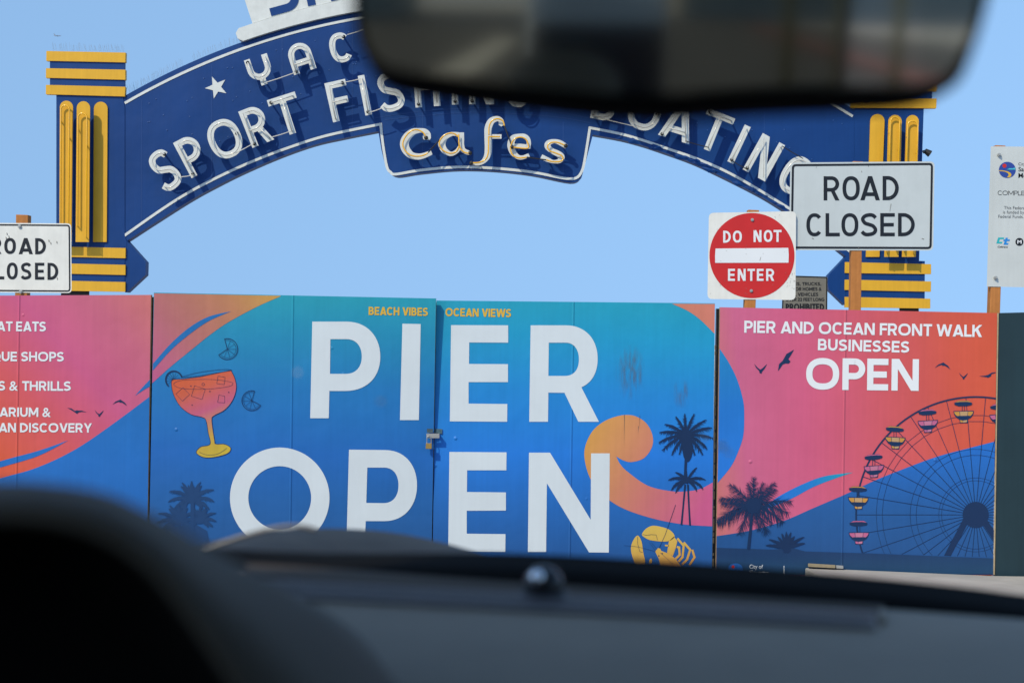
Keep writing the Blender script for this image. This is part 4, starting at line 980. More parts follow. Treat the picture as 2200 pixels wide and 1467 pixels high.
# white lines
line_top = [ap(a0 + (a1 - a0) * i / n, 0) for i in range(n + 1)]
b = MB(); ribbon_fill(b, line_top, 5.6, fa(.006))
ll = cr([(264, 508.5), (349, 449), (410, 411), (480, 375), (545, 346), (611, 320.6), (700, 292), (817.5, 267)], 6)
ribbon_fill(b, ll, 5.6, fa(.0062))
ribbon_fill(b, cr([(817.5, 264.5), (822.7, 311), (831, 358), (839, 370), (850.5, 374.6), (902.9, 366), (981, 359.3), (1060, 361.6), (1141.8, 369.8), (1210.5, 383), (1236.6, 383), (1249, 370), (1256, 345), (1267.6, 272.5)], 6), 5.6, fa(.0068))
ribbon_fill(b, cr([(1266, 274.5), (1349, 292), (1436.4, 320.4), (1510.6, 346.6), (1580, 379), (1676.4, 436), (1750, 484), (1826, 540)], 6), 5.6, fa(.0074))
b.build('border_line', M['arch_white'], arch, normals=False)
b = MB(); rs = random.Random(8)     # rivets and joints
for i in range(150):
    a = a0 + (a1 - a0) * rs.random(); d = -rs.choice((28, 60, 95, 128, 165)) + rs.uniform(-4, 4); x, y = ap(a, d)
    if 270 < x < 1815: b.ball(W(x, y, YF - .001), .0085, 6, 4, (1, .8, 1))
for x0 in (246, 247): 
    for k in range(9): b.ball(W(x0 + rs.uniform(-2, 2), 235 + k * 32, YF - .001), .008, 6, 4)
b.build('rivets', M['rivet'], arch)
b = MB()
for x, y0, y1 in ((304, 215, 480), (455, 140, 386), (606, 82, 330), (757, 50, 288), (908, 240, 372), (1210, 262, 384), (1335, 190, 296), (1487, 200, 344), (1642, 215, 420), (262, 212, 505)):
    b.fill([[(x - .45, y0), (x + .45, y0), (x + .2, y1), (x - .7, y1)]], fa(.003))
ribbon_fill(b, cr([(805, 254), (900, 240), (1000, 233), (1060, 232), (1180, 238), (1275, 256)], 5), .9, fa(.0034)); ribbon_fill(b, cr([(827, 258), (900, 250), (1000, 242), (1080, 243), (1200, 252), (1272, 265)], 5), .9, fa(.0036))
b.build('panel_joint', mat('joint_line', C(34, 72, 134)), arch, normals=False)
# dented lower edge on the right
b = MB(); rs = random.Random(12)
for i in range(34):
    t_ = rs.uniform(.12, .95); k = int(t_ * (len(lowR) - 1)); x, y = lowR[k]; y -= rs.uniform(1, 9); s_ = rs.uniform(3, 12)
    c0 = W(x, y, YF - .02); pts = [W(x + s_ * math.cos(q + rs.random()) * 1.6, y + s_ * .38 * math.sin(q + rs.random()) + s_ * .5 * math.cos(q), YF - .001) for q in (0, 1.3, 2.6, 3.9, 5.2)]
    bi = len(b.v); b.v += [c0] + pts; b.f += [(bi, bi + 1 + q, bi + 1 + (q + 1) % 5) for q in range(5)]
b.build('crease', M['arch_blue'], arch, normals=False)

def star(cx_, cy_, r_, rot):
    pts = []
    for i in range(10):
        t_ = R(-90 + rot + 36 * i); q = r_ if i % 2 == 0 else r_ * .40; pts.append((cx_ + q * math.cos(t_), cy_ + q * math.sin(t_)))
    return pts
for cx_, cy_, rot in ((465, 188, -22.8), (1210, 198, 8)):
    b = MB(); b.fill([star(cx_, cy_, 25, rot)], fa(.006)); b.build('star', M['arch_white'], arch, normals=False)

def neon_letter(ch, bl, tl, Wd, stroke, deco=False, off=.175):
    H, mp = place(bl, tl, Wd); sh, cls = glyph(ch, Wd, H, stroke / 2, deco)
    b = MB(); k = 0
    for s in sh:
        k += 1; o_ = off + .0004 * k
        front = (lambda oo: (lambda x, y: W(*mp(x, y), YF - oo)))(o_); back = (lambda oo: (lambda x, y: W(*mp(x, y), YF - oo + .006)))(o_)
        if s[0] == 'P': b.prism([s[1]], front, back)
        else: ribbon_solid(b, s[1], stroke, front, back, s[2])
    o = b.build('letter', M['arch_white'], arch)
    # stand-off rods to the panel
    r_ = MB(); pts = cls[0]
    for q in (pts[0], pts[len(pts) // 2]):
        r_.tube([W(*mp(*q), YF - off + .012), W(*mp(*q), YF)], .011, 5)
    r_.build('rod', M['rod'], o)
    tb = MB()
    for c in cls:
        P_ = [W(*mp(*q), YF - off - .05) for q in c]
        closed = ch == 'O'
        tb.tube(P_, .0085, 6, closed)
        if not closed:
            tb.tube([P_[-1], W(*mp(*c[-1]), YF - off)], .009, 6)
    tb.build('neon_tube', M['tube_white'], o, smooth=True)
    e = MB(); e.ball(W(*mp(*cls[0][0]), YF - off - .03), .022, 8, 5); e.build('tube_cap', M['wire'], o, smooth=True)
    return lambda x, y: W(*mp(x * Wd, y * H), YF - off - .045)
ST = 14.2
L = [('S', (356.2, 416.5), (311.2, 338.6), 47.9), ('P', (411.5, 383.4), (371.6, 307.7), 49.5), ('O', (468.1, 351.7), (433.4, 273.8), 70.6), ('R', (542.4, 318.4), (511.7, 240.6), 50.5), ('T', (599.2, 297.5), (573.1, 216.1), 63),
     ('F', (715.6, 263.5), (696.7, 179.8), 45.5), ('I', (785, 248.9), (768.4, 163.8), 14.5), ('S', (819.8, 243.4), (807.1, 158.6), 53), ('H', (892.8, 231.7), (886.4, 146.1), 54), ('I', (970.9, 225.3), (968.7, 139.5), 14.3),
     ('N', (1007.6, 224.5), (1007.6, 138.7), 54), ('G', (1086, 229.5), (1090.5, 144), 52),
     ('B', (1267.7, 253.2), (1284.9, 169.1), 50), ('O', (1340, 270), (1362.4, 187), 71), ('A', (1413.5, 289.8), (1438.6, 207.6), 70), ('T', (1489.7, 311.3), (1521.8, 231.9), 62.5), ('I', (1562.5, 346.6), (1600, 267.6), 14.6), ('N', (1595.7, 364), (1638.9, 286.1), 54.7), ('G', (1661.8, 397.6), (1707.4, 324.7), 60)]
fs = [neon_letter(c, bl, tl, wd, ST) for c, bl, tl, wd in L]
fy = [neon_letter('Y', (543.8, 190.8), (523.9, 130.9), 51.7, 13, True), neon_letter('A', (632, 162.3), (612.4, 101.7), 50.5, 13, True), neon_letter('C', (716.8, 139.9), (701.1, 77), 48, 13, True)]
aY = aang(740)
for i, ch in enumerate("HT HARBOR"):        # the rest of the word goes on behind the mirror
    if ch == ' ': continue
    a = aang(830 + i * 78); x, y = ap(a, -93); ux, uy = math.sin(a), -math.cos(a)
    bl = (x - uy * -25, y + ux * -25); neon_letter(ch, bl, (bl[0] + ux * 63, bl[1] + uy * 63), 50, 13, True)
def wire(p, q):
    b = MB(); b.tube([p, (p + q) / 2 + Vector((0, 0, -.004)), q], .006, 5); b.build('wire', M['tube_white'] if p.x < 1 else M['wire'], arch)
wire(fs[0](.9, .18), fs[1](.15, .05)); wire(fs[2](.6, .06), fs[3](.12, .1)); wire(fs[3](.9, .08), fs[4](.5, .08)); wire(fs[5](.9, .92), fs[6](.5, .92)); wire(fs[6](.5, .06), fs[7](.05, .12))
wire(fs[12](.1, .06), fs[13](.35, .05)); wire(fs[14](.9, .05), fs[15](.5, .08)); wire(fs[16](.5, .06), fs[17](.1, .05)); wire(fs[17](.9, .95), fs[18](.4, .95)); wire(fy[0](.5, .06), fy[1](.12, .08)); wire(fy[2](.92, .86), fy[2](1.7, .9))

# the word on the drop panel
k4 = lambda x, y: (840 + x / 5.5, 240 + y / 5.5)
def script(name, strokes, tubes, off=.15):
    b = MB(); k = 0
    for s in strokes:
        pts = [(k4(p[0], p[1]) + ((p[2] / 5.5),)) for p in s]; pts = cr(pts, 6); k += 1
        ribbon_solid(b, pts, 5, (lambda oo: (lambda x, y: W(x, y, YF - oo)))(off + .0015 * k), (lambda oo: (lambda x, y: W(x, y, YF - oo + .012)))(off + .0015 * k))
    o = b.build('letter', M['arch_white'], arch)
    r_ = MB()
    for s in strokes[:1]:
        for q in (s[1], s[-2]): r_.tube([W(*k4(q[0], q[1]), YF - off + .01), W(*k4(q[0], q[1]), YF)], .011, 5)
    r_.build('rod', M['rod'], o)
    tb = MB()
    for t_ in tubes: tb.tube([W(*k4(*p), YF - off - .045) for p in cr(t_, 6)], .009, 6)
    tb.build('neon_tube', M['tube_gold'], o, smooth=True)
    e = MB(); e.ball(W(*k4(*tubes[0][0]), YF - off - .04), .026, 8, 5); e.build('tube_cap', M['wire'], o, smooth=True)
script('c', [[(418, 335, 70), (424, 300, 98), (430, 262, 70), (395, 228, 55), (335, 224, 54), (262, 240, 80), (195, 295, 98), (158, 375, 104), (180, 455, 98), (245, 518, 82), (325, 532, 72), (400, 516, 62), (480, 482, 56)]],
       [[(415, 310), (390, 260), (350, 230), (300, 215), (240, 230), (180, 285), (140, 370), (160, 450), (220, 510), (300, 528), (380, 518), (435, 490)]])
script('a', [[(800, 268, 46), (720, 266, 48), (645, 300, 70), (600, 380, 86), (632, 458, 74), (705, 500, 52), (770, 474, 48), (815, 420, 48)], [(830, 247, 66), (831, 330, 66), (833, 400, 64), (860, 462, 60), (945, 495, 46)]],
       [[(935, 490), (890, 490), (840, 460), (808, 400), (800, 268)], [(790, 300), (760, 268), (700, 255), (620, 290), (572, 360), (590, 430), (640, 475), (710, 495), (775, 470), (808, 400)]])
script('f', [[(1288, 168, 40), (1302, 140, 62), (1300, 108, 58), (1255, 84, 62), (1188, 112, 78), (1150, 190, 86), (1147, 300, 86), (1150, 420, 86), (1140, 515, 78), (1098, 582, 56), (1040, 615, 40), (960, 614, 38)], [(1185, 295, 52), (1250, 295, 52), (1306, 295, 52)]],
       [[(950, 607), (1050, 600), (1120, 560), (1150, 480), (1155, 320), (1165, 298), (1290, 298)], [(1340, 170), (1320, 110), (1255, 85), (1190, 115), (1160, 180), (1158, 280)]])
script('e', [[(1626, 440, 50), (1624, 345, 54), (1585, 292, 50), (1512, 286, 46), (1442, 316, 72), (1416, 395, 84), (1444, 485, 74), (1505, 538, 54), (1565, 540, 46), (1632, 512, 46)], [(1440, 402, 48), (1520, 404, 48), (1605, 414, 50)]],
       [[(1430, 420), (1610, 435), (1618, 380), (1590, 325), (1530, 303), (1460, 325), (1420, 390), (1415, 460), (1445, 520), (1510, 548), (1605, 540)]])
script('s', [[(2075, 418, 56), (2005, 372, 60), (1930, 350, 48), (1862, 372, 66), (1852, 415, 72), (1900, 462, 64), (1972, 498, 72), (2012, 538, 80), (1988, 582, 56), (1920, 592, 38), (1850, 568, 54), (1775, 532, 56)]],
       [[(2065, 405), (2000, 375), (1940, 362), (1875, 375), (1850, 415), (1880, 465), (1960, 495), (2020, 525), (2030, 570), (1980, 592), (1900, 590), (1835, 570)]])
for p, q in (((440, 485), (575, 335)), ((1340, 170), (1430, 415)), ((1605, 540), (1850, 575))):
    b = MB(); b.tube([W(*k4(*p), YF - .195), W(*k4(*q), YF - .195)], .0085, 5); b.build('wire', M['wire'], arch)

# header box
h0, h1 = aang(527), aang(1570)
lipm = [h0 + (h1 - h0) * i / 40 for i in range(41)]
solid('header_lip', [rrect(ap(h0, 44), ap(h0 + .002, 44), ap(h0 + .002, 15), ap(h0, 15), .1)[:0] + [ap(a, 44) for a in lipm] + [ap(h1 + .006, 36), ap(h1 + .006, 24)] + [ap(a, 15) for a in lipm[::-1]] + [ap(h0 - .006, 24), ap(h0 - .006, 36)]], .055, .2, M['arch_white'], arch, .01)
g0, g1 = aang(556), aang(1546); gm = [g0 + (g1 - g0) * i / 30 for i in range(31)]
solid('header_box', [[ap(a, 44.5) for a in gm] + [ap(a, 190) for a in gm[::-1]]], .03, .15, M['arch_white'], arch)
for i, ch in enumerate("SANTA MONICA"):
    if ch == ' ': continue
    a = aang(628 + i * 77); x, y = ap(a, 46.5); ux, uy = math.sin(a), -math.cos(a)
    bl = (x + uy * 34, y - ux * 34); H, mp = place(bl, (bl[0] + ux * 100, bl[1] + uy * 100), 68)
    b = MB(); k = 0
    for s in glyph('Z' if ch == 'S' else ch, 68, H, 8.6, True)[0]:
        k += 1; f = (lambda kk: (lambda x, y: W(*mp(x, y), YF - .036 - .0008 * kk)))(k)
        if s[0] == 'P': b.fill([s[1]], f)
        else: ribbon_fill(b, s[1], 17.2, f, s[2])
    b.build('header_letter', M['arch_blue'], arch, normals=False)

# pillars
def flute(parent, xa, xb, yt, xc, xd, yb, off=.03):
    r_ = (xb - xa) / 2; c = [(xc, yb)] + arc((xa + xb) / 2, yt + r_, r_, -r_, 180, 0, 14) + [(xd, yb)]
    solid('flute', [c], off, .012 if off > .05 else .02, M['gold'], parent)
def neon_loop(parent, xa, xb, yt, xc, xd, yb, yb2, off=.22):
    r_ = (xb - xa) / 2; b = MB()
    pts = [(xc, yb)] + arc((xa + xb) / 2, yt + r_, r_, -r_, 180, 0, 10) + [(xd, yb2)]
    P_ = [W(x, y, YF - off) for x, y in pts]
    P_ = [W(xc, yb + 1, YF - .03)] + P_ + [W(xd, yb2 + 1, YF - .03)]
    b.tube(P_, .0095, 6); o = b.build('neon_loop', M['tube_gold'], parent, smooth=True)
    e = MB()
    for x, y in ((xa * .7 + xc * .3, yt + 35), (xb * .7 + xd * .3, yt + 70)): e.tube([W(x, y, YF - off), W(x, y, YF - .03)], .009, 5)
    e.build('stand_off', M['rod'], parent)
def pillar(shaft, cap_core, caps, base_core, bases, wing, flutes, loops, post_x, spikes):
    p = solid('pillar', [shaft], .008, .17, M['arch_blue'], arch)
    solid('pillar_head', [cap_core], .012, .05, M['arch_blue'], p); solid('pillar_foot', [base_core], .012, .05, M['arch_blue'], p)
    solid('wing', [wing], .004, .15, M['arch_blue'], p)
    for q in caps + bases: solid('band', [q], .03, .06, M['gold'], p, .004)
    for q in flutes: flute(p, *q)
    for q in loops: neon_loop(p, *q)
    b = MB(); b.prism([[(post_x[0], bases[-1][2][1] - 6), (post_x[1], bases[-1][2][1] - 6), (post_x[1], 1110), (post_x[0], 1110)]], lambda x, y: W(x, y, YF + .05), lambda x, y: W(x, y, YF + .35))
    b.build('column', M['steel_black'], p)
    if spikes: bird_spikes(p, spikes)
def bird_spikes(parent, path, seed=2):
    rs = random.Random(seed); b = MB()
    for i in range(len(path) - 1):
        (x0, y0), (x1, y1) = path[i], path[i + 1]; n_ = int(math.hypot(x1 - x0, y1 - y0) / 2.0)
        for k in range(n_):
            t_ = (k + rs.random()) / n_
            if rs.random() < .12: continue
            x, y = x0 + (x1 - x0) * t_, y0 + (y1 - y0) * t_; a = rs.gauss(-.12, .16); L_ = rs.uniform(12, 19); yo = rs.uniform(0, .14)
            b.tube([W(x, y, YF + yo), W(x + L_ * math.sin(a), y - L_ * math.cos(a), YF + yo)], .0010, 3)
    b.build('bird_spikes', M['spike'], parent, normals=False)
pillar([(121, 204), (264, 208), (268, 232), (268, 506), (272, 520), (272, 533), (121, 530)], [(107.2, 125), (267.5, 128), (267.5, 200), (107.2, 196)],
       [[(99.3, 110), (270, 113.4), (269.5, 134.7), (99, 131.2)], [(98.5, 147), (269.6, 150.2), (269.6, 172), (98.2, 167.7)], [(98.3, 182.7), (269.6, 186.9), (268.3, 207.8), (98.2, 203)]],
       [(107, 526), (268, 528), (268, 624), (107, 620)],
       [[(98, 529), (270, 533), (269.6, 555), (98, 551)], [(98, 565), (269.6, 569), (269.4, 591), (98, 587)], [(98, 602), (269.4, 606), (269, 627), (98, 624)]],
       [(268.5, 514), (272.6, 517.8), (313, 562.7), (312.3, 591), (272.6, 628), (268.5, 628)],
       [(128.4, 156.7, 216.8, 127.4, 153.5, 519, .175), (164.8, 193.4, 218, 162.3, 191, 520, .175), (201.7, 231, 219, 199.8, 229, 520)],
       [(131, 149, 226.6, 130, 147, 500, 486), (167.7, 186.5, 243.8, 166.6, 185.4, 486, 510)], (131, 192), [(112, 109), (268, 112)])
pillar([(1836, 232), (1984.6, 234), (1981, 346), (1974.6, 562), (1815, 562), (1818, 551), (1836, 540)], [(1838, 150), (2003, 150), (2002, 226), (1837, 226)],
       [[(1830, 138), (2014, 138), (2013.4, 159), (1829.4, 158)], [(1829, 175), (2013.2, 175), (2012.8, 196), (1828.6, 195)], [(1828.5, 212), (2012.6, 212), (2011.8, 233), (1827.7, 231.8)]],
       [(1818, 556), (1987, 561), (1986.6, 657), (1818, 653)],
       [[(1815.8, 563), (2000.7, 567.5), (2000.7, 589), (1815.4, 586.7)], [(1815.4, 600.7), (2000.7, 604.6), (2000.3, 626.8), (1815, 623)], [(1815, 637.7), (1999, 641.7), (1999, 662.7), (1815.8, 660.4)]],
       [(1817.5, 552), (1780, 591.4), (1777.6, 606.4), (1781, 622.7), (1814.7, 655), (1817.5, 655)],
       [(1870, 1900.5, 245.3, 1860.6, 1889.5, 552), (1908.7, 1937.4, 247, 1900, 1930.5, 552, .175), (1947, 1974, 247.4, 1938, 1967.6, 552, .175)],
       [(1912.8, 1932.9, 252, 1906, 1926, 543, 538), (1950, 1972, 260, 1943, 1963, 540, 545)], (1932, 1974), None)
bird_spikes(arch, [ap(aang(x), 14) for x in (285, 320, 360, 400)], 5); bird_spikes(arch, [ap(aang(x), 14) for x in (420, 460, 500, 520)], 6)
b = MB(); c = W(1983, 327, YF + .1)          # small lamp clamped to the outer side of the right pillar
b.tube([c, W(1990, 325, YF + .1)], .02, 8); b.tube([W(1987, 324, YF + .02), W(1998, 331, YF + .02)], [.03, .045], 10)
b.build('flood_lamp', M['wire'], arch, smooth=False)

# ------------------------------------------------------------------ far aeroplane
YJ = 3000.0
b = MB(); P_ = [W(x, y, YJ) for x, y in ((115.5, 76.6), (118, 77.2), (122, 77.6), (128, 77.5), (131.6, 77.2))]
b.tube(P_, [.2, .7, .95, .9, .25], 8)
b.prism([[(115, 72.2), (116.4, 72.4), (119.6, 77), (116.6, 77)]], lambda x, y: W(x, y, YJ - .15), lambda x, y: W(x, y, YJ + .15))
b.grid([[W(123, 77.6, YJ), W(126, 77.6, YJ)], [W(121, 77.9, YJ) + Vector((0, -7, .3)), W(122, 77.9, YJ) + Vector((0, -7, .3))]]); b.grid([[W(123, 77.6, YJ), W(126, 77.6, YJ)], [W(121, 77.9, YJ) + Vector((0, 7, .3)), W(122, 77.9, YJ) + Vector((0, 7, .3))]])
tag(b.build('airplane', mat('airplane_grey', (.16, .2, .26, 1), .5)), 'tiny grey aeroplane high in the sky above the gold banded pillar', 'aeroplane')

# ------------------------------------------------------------------ the car round the camera
M['dash'] = mat('dash_plastic', (.215, .176, .126, 1), .62, .35, vary=.08, vscale=14, bump=.3, bscale=900, bdist=.0006)
M['dash_blue'] = mat('dash_grille_plastic', (.15, .13, .125, 1), .5, .4, vary=.1)
M['dash_brown'] = mat('dash_trim_plastic', (.055, .04, .028, 1), .8, .15, vary=.1)
M['dash_dark'] = mat('dash_dark_plastic', (.03, .03, .034, 1), .55, .35, vary=.08, vscale=20, bump=.3, bscale=900, bdist=.0006)
M['hood_plastic'] = mat('instrument_hood_plastic', (.085, .074, .058, 1), .7, .2, vary=.08, vscale=20, bump=.3, bscale=900, bdist=.0006)
M['rubber'] = mat('black_rubber', (.005, .005, .005, 1), .9, .06)
M['black_gloss'] = mat('sensor_black', (.006, .006, .007, 1), .25, .4)
M['lens'] = mat('sensor_highlight', (.92, .92, .92, 1), .22, .5, metal=1.0, vary=0)  # bright metal for the highlight set on the sensor dome
M['car_paint'] = mat('dark_grey_car_paint', (.015, .016, .016, 1), .6, .25, vary=.45, vscale=24)
M['cloth'] = mat('seat_cloth', (.2, .175, .14, 1), .9, .15, vary=.1, vscale=30)
M['liner'] = mat('roof_lining', (.5, .46, .39, 1), .95, .1)
M['tyre'] = mat('tyre_rubber', (.015, .015, .015, 1), .85, .2)
M['alloy'] = mat('alloy_rim', (.5, .5, .5, 1), .35, .5, metal=.8)
def glass(name, c):
    m = bpy.data.materials.new(name); m.use_nodes = True; n, l = m.node_tree.nodes, m.node_tree.links
    n.remove(n['Principled BSDF']); t_ = n.new('ShaderNodeBsdfTransparent'); t_.inputs['Color'].default_value = c
    l.new(t_.outputs[0], n['Material Output'].inputs['Surface']); return m
M['side'] = glass('side_window_glass', (.8, .83, .81, 1)); M['glass'] = glass('windscreen_glass', (.97, .985, .975, 1)); M['tint'] = glass('tinted_glass', (.40, .40, .36, 1))
M['mirror'] = mat('mirror_silver', (.50, .50, .46, 1), .06, .5, metal=1.0, vary=.0)
car = thing('car', 'dark grey car interior with dashboard, mirror and windscreen', 'car', (0, .6, zr(.6)))
def up_(z): return ZC + z
# dashboard: rows from the windscreen towards the driver, lying behind the photograph's lines
def row(pts, Y, n_=24):
    p = cr([(x, y) for x, y in pts], 4); return [W(x, y, Y) for x, y in p]
X5 = (-900, -300, 300, 900, 1500, 2100, 2700, 3300)
lineD = lambda off: [(x, 1228 + (x - 700) * .064 + off + (max(0, x - 1600) ** 2) * .00001) for x in X5]
b = MB()
rows = [row(lineD(10), 1.175), row(lineD(18), 1.15), row(lineD(40), 1.06), row(lineD(78), 1.00), row(lineD(140), .92), row(lineD(225), .83), row(lineD(330), .76), row(lineD(520), .72), row(lineD(900), .70)]
b.grid(rows); b.build('dashboard', M['dash'], car, smooth=True, solid=.006)
# black glass edge and seal along the foot of the windscreen
b = MB(); top_ = [(-900, 1115), (-300, 1150), (430, 1186), (700, 1198), (1100, 1198), (1500, 1219), (1900, 1252), (2200, 1287), (2700, 1360), (3300, 1460)]
bot_ = [(-900, 1160), (-300, 1204), (430, 1240), (700, 1244), (1100, 1254), (1500, 1282), (1900, 1322), (2200, 1356), (2700, 1430), (3300, 1540)]
b.grid([row(top_, 1.24), [p + Vector((0, -.012, .0)) for p in row([(x, (y * .5 + z * .5)) for (x, y), (_, z) in zip(top_, bot_)], 1.21)], row(bot_, 1.175)])
b.build('windscreen_seal', M['rubber'], car, smooth=True, solid=.008)
def on_dash(x, off, lift=.002):
    ks = ((2, 1.20), (14, 1.16), (40, 1.06), (78, 1.00), (140, .92), (225, .83))
    for (o0, y0), (o1, y1) in zip(ks, ks[1:]):
        if off <= o1: break
    Yd = y0 + (y1 - y0) * (off - o0) / (o1 - o0)
    return W(x, 1228 + (x - 700) * .064 + off + (max(0, x - 1600) ** 2) * .00001, Yd) + Vector((0, 0, lift))
# defroster strip with slots
b = MB(); xs_ = [530 + i * 27 for i in range(51)]
fall = lambda x: -.012 * (x - 560)
b.grid([[on_dash(x, 44 + fall(x) + k, .0062) for x in xs_] for k in (0, 10, 20, 32)])
b.build('defroster_strip', M['dash_blue'], car, smooth=True)
b = MB()
for x in xs_[1:-1]:
    for q in range(3):
        for k in (6, 14, 22):
            xx = x + q * 9; p0, p1 = on_dash(xx, 44 + fall(xx) + k, .0068), on_dash(xx, 44 + fall(xx) + k + 5, .0068); hx = Vector((.0009, 0, 0))
            b.quad(p0 - hx, p0 + hx, p1 + hx, p1 - hx)
b.build('defroster_slats', M['rubber'], car, normals=False)
b = MB(); b.grid([[on_dash(x, 6 + k * (1.15 + fall(x) / 40), .0055) for x in xs_ + [1900]] for k in (0, 14, 28)]); b.build('dash_trim', M['dash_brown'], car, smooth=True)
b = MB(); b.tube([on_dash(x, 76 + fall(x), .002) for x in xs_], .002, 6); b.tube([on_dash(1895, 20 + k, .004) for k in (0, 8, 16, 24)], .0035, 6); b.build('defroster_trim', M['dash'], car, smooth=True)
# light sensor dome
b = MB(); c = W(1168, 1258, 1.08); b.ball(c, .0155, 20, 12, (1, 1, 1.0)); sn = b.build('light_sensor', M['black_gloss'], car, smooth=True)
b = MB(); b.ball(c + Vector((-.0052, -.010, .0075)), .0062, 14, 8); b.build('sensor_highlight', M['lens'], sn, smooth=True)  # small metal ball added as the dome's bright highlight
b = MB(); b.ball(c + Vector((0, 0, -.008)), .021, 20, 8, (1, 1, .35)); b.build('sensor_base', M['dash_dark'], car, smooth=True)
# instrument hood
sil = [(-500, 1090), (-250, 1058), (0, 1046), (120, 1053), (220, 1070), (300, 1104), (380, 1148), (450, 1190), (530, 1234), (625, 1288), (730, 1362), (850, 1490)]
lip = [(-560, 1150), (-270, 1118), (0, 1106), (130, 1116), (220, 1144), (290, 1186), (350, 1240), (400, 1304), (450, 1376), (500, 1450), (560, 1550), (640, 1670)]
far = [(-450, 1130), (-200, 1102), (0, 1094), (120, 1102), (220, 1118), (310, 1146), (390, 1182), (470, 1218), (570, 1256), (680, 1308), (800, 1384), (930, 1500)]
b = MB(); b.grid([row(far, 1.0), row([(x, y + 2) for x, y in sil], .80), row(sil, .62), row([(x * .5 + u * .5 + 6, y * .5 + v * .5 - 4) for (x, y), (u, v) in zip(sil, lip)], .55), row(lip, .50)])
b.build('instrument_hood', M['hood_plastic'], car, smooth=True, solid=.005)
b = MB(); b.grid([row([(x, y + 8) for x, y in lip], .506), row([(x * .97, y + 40) for x, y in lip], .54), row([(x * .9 - 10, y + 150) for x, y in lip], .62), row([(x * .85 - 20, 1800) for x, y in lip], .64)])
b.build('instrument_panel', M['rubber'], car, smooth=True)
# bonnet beyond the glass
rg = [(-1200, 1330), (-600, 1270), (-100, 1215), (200, 1190), (380, 1172), (450, 1160), (550, 1143), (640, 1134), (750, 1134), (850, 1143), (950, 1163), (1050, 1190), (1150, 1212), (1300, 1242), (1600, 1288), (2000, 1350), (2400, 1410), (3000, 1510)]
b = MB(); b.grid([row([(x, max(y + 60, 1235 + (x - 700) * .06)) for x, y in rg], 1.32), row([(x, y + 14) for x, y in rg], 1.52), row(rg, 1.72), row([(x * .97 + 30, y + 1) for x, y in rg], 1.95), row([(x * .9 + 100, y + 40) for x, y in rg], 2.35), row([(x * .85 + 150, y + 150) for x, y in rg], 2.55), row([(x * .85 + 150, y + 420) for x, y in rg], 2.6)])
b.build('bonnet', M['car_paint'], car, smooth=True, sub=1)
b = MB(); b.tube([W(x, y, 1.46) for x, y in cr([(400, 1192), (450, 1176), (520, 1152), (590, 1134), (640, 1130), (680, 1138)], 5)], .0024, 8); b.build('sheen_tube', mat('sheen_grey', (.13, .13, .13, 1), .4, .5), car, smooth=True)  # grey tube added to draw the pale sheen beside the bonnet bulge
# mirror
YM = .57
mo = cr([(756, -150), (758, 40), (778, 118), (828, 164), (960, 190), (1150, 214), (1330, 232), (1450, 234), (1650, 222), (1860, 214), (1990, 206), (2056, 182), (2088, 120), (2120, 0), (2138, -150)], 5)
mo = mo + [(2100, -215), (1500, -235), (800, -205)]
mi = cr([(776, -140), (778, 40), (796, 108), (838, 146), (960, 166), (1150, 188), (1330, 202), (1450, 203), (1650, 194), (1860, 190), (1972, 184), (2030, 164), (2064, 110), (2095, 0), (2113, -140)], 5) + [(2070, -190), (1500, -208), (830, -182)]
TILT = -.122
def fm(dy):
    def f(x, y):
        p = W(x, y, YM); c_ = W(1450, 80, YM)
        return p + Vector((0, dy + TILT * (p.z - c_.z) - .0 * (p.x - c_.x), 0)) + Vector((0, 0, 0))
    return f
mr_ = MB(); mr_.prism([mo], fm(0), fm(.034)); mir = mr_.build('rear_view_mirror', M['rubber'], car, bevel=.004)
b = MB(); b.fill([mi], fm(-.0045)); b.build('mirror_glass', M['mirror'], mir, normals=False)
b = MB(); b.tube([W(1450, -60, .60), W(1450, -260, .63), W(1450, -420, .60)], .012, 10); b.build('mirror_stalk', M['rubber'], mir, smooth=True)
# windscreen, roof, pillars
b = MB(); wsr = [[(-.80, 1.0, up_(-.22)), (-.4, 1.24, up_(-.235)), (0, 1.29, up_(-.225)), (.4, 1.27, up_(-.225)), (.82, 1.04, up_(-.24))], [(-.72, .80, up_(.10)), (-.36, 1.02, up_(.10)), (0, 1.07, up_(.10)), (.36, 1.05, up_(.10)), (.74, .84, up_(.10))], [(-.62, .62, up_(.34)), (-.3, .80, up_(.36)), (0, .84, up_(.365)), (.3, .82, up_(.36)), (.64, .66, up_(.34))]]
b.grid(wsr); b.build('windscreen', M['glass'], car, smooth=True)
b = MB(); b.grid([wsr[2], [(-.66, -.2, up_(.40)), (-.3, -.2, up_(.44)), (0, -.2, up_(.45)), (.3, -.2, up_(.44)), (.68, -.2, up_(.40))], [(-.66, -1.4, up_(.40)), (-.3, -1.4, up_(.44)), (0, -1.4, up_(.45)), (.3, -1.4, up_(.44)), (.68, -1.4, up_(.40))], [(-.78, -2.3, up_(.30)), (-.3, -2.35, up_(.34)), (0, -2.35, up_(.35)), (.3, -2.35, up_(.34)), (.78, -2.3, up_(.30))]])
b.build('roof', M['liner'], car, smooth=True, solid=.03)  # roof front lengthened to keep direct sun off the dashboard
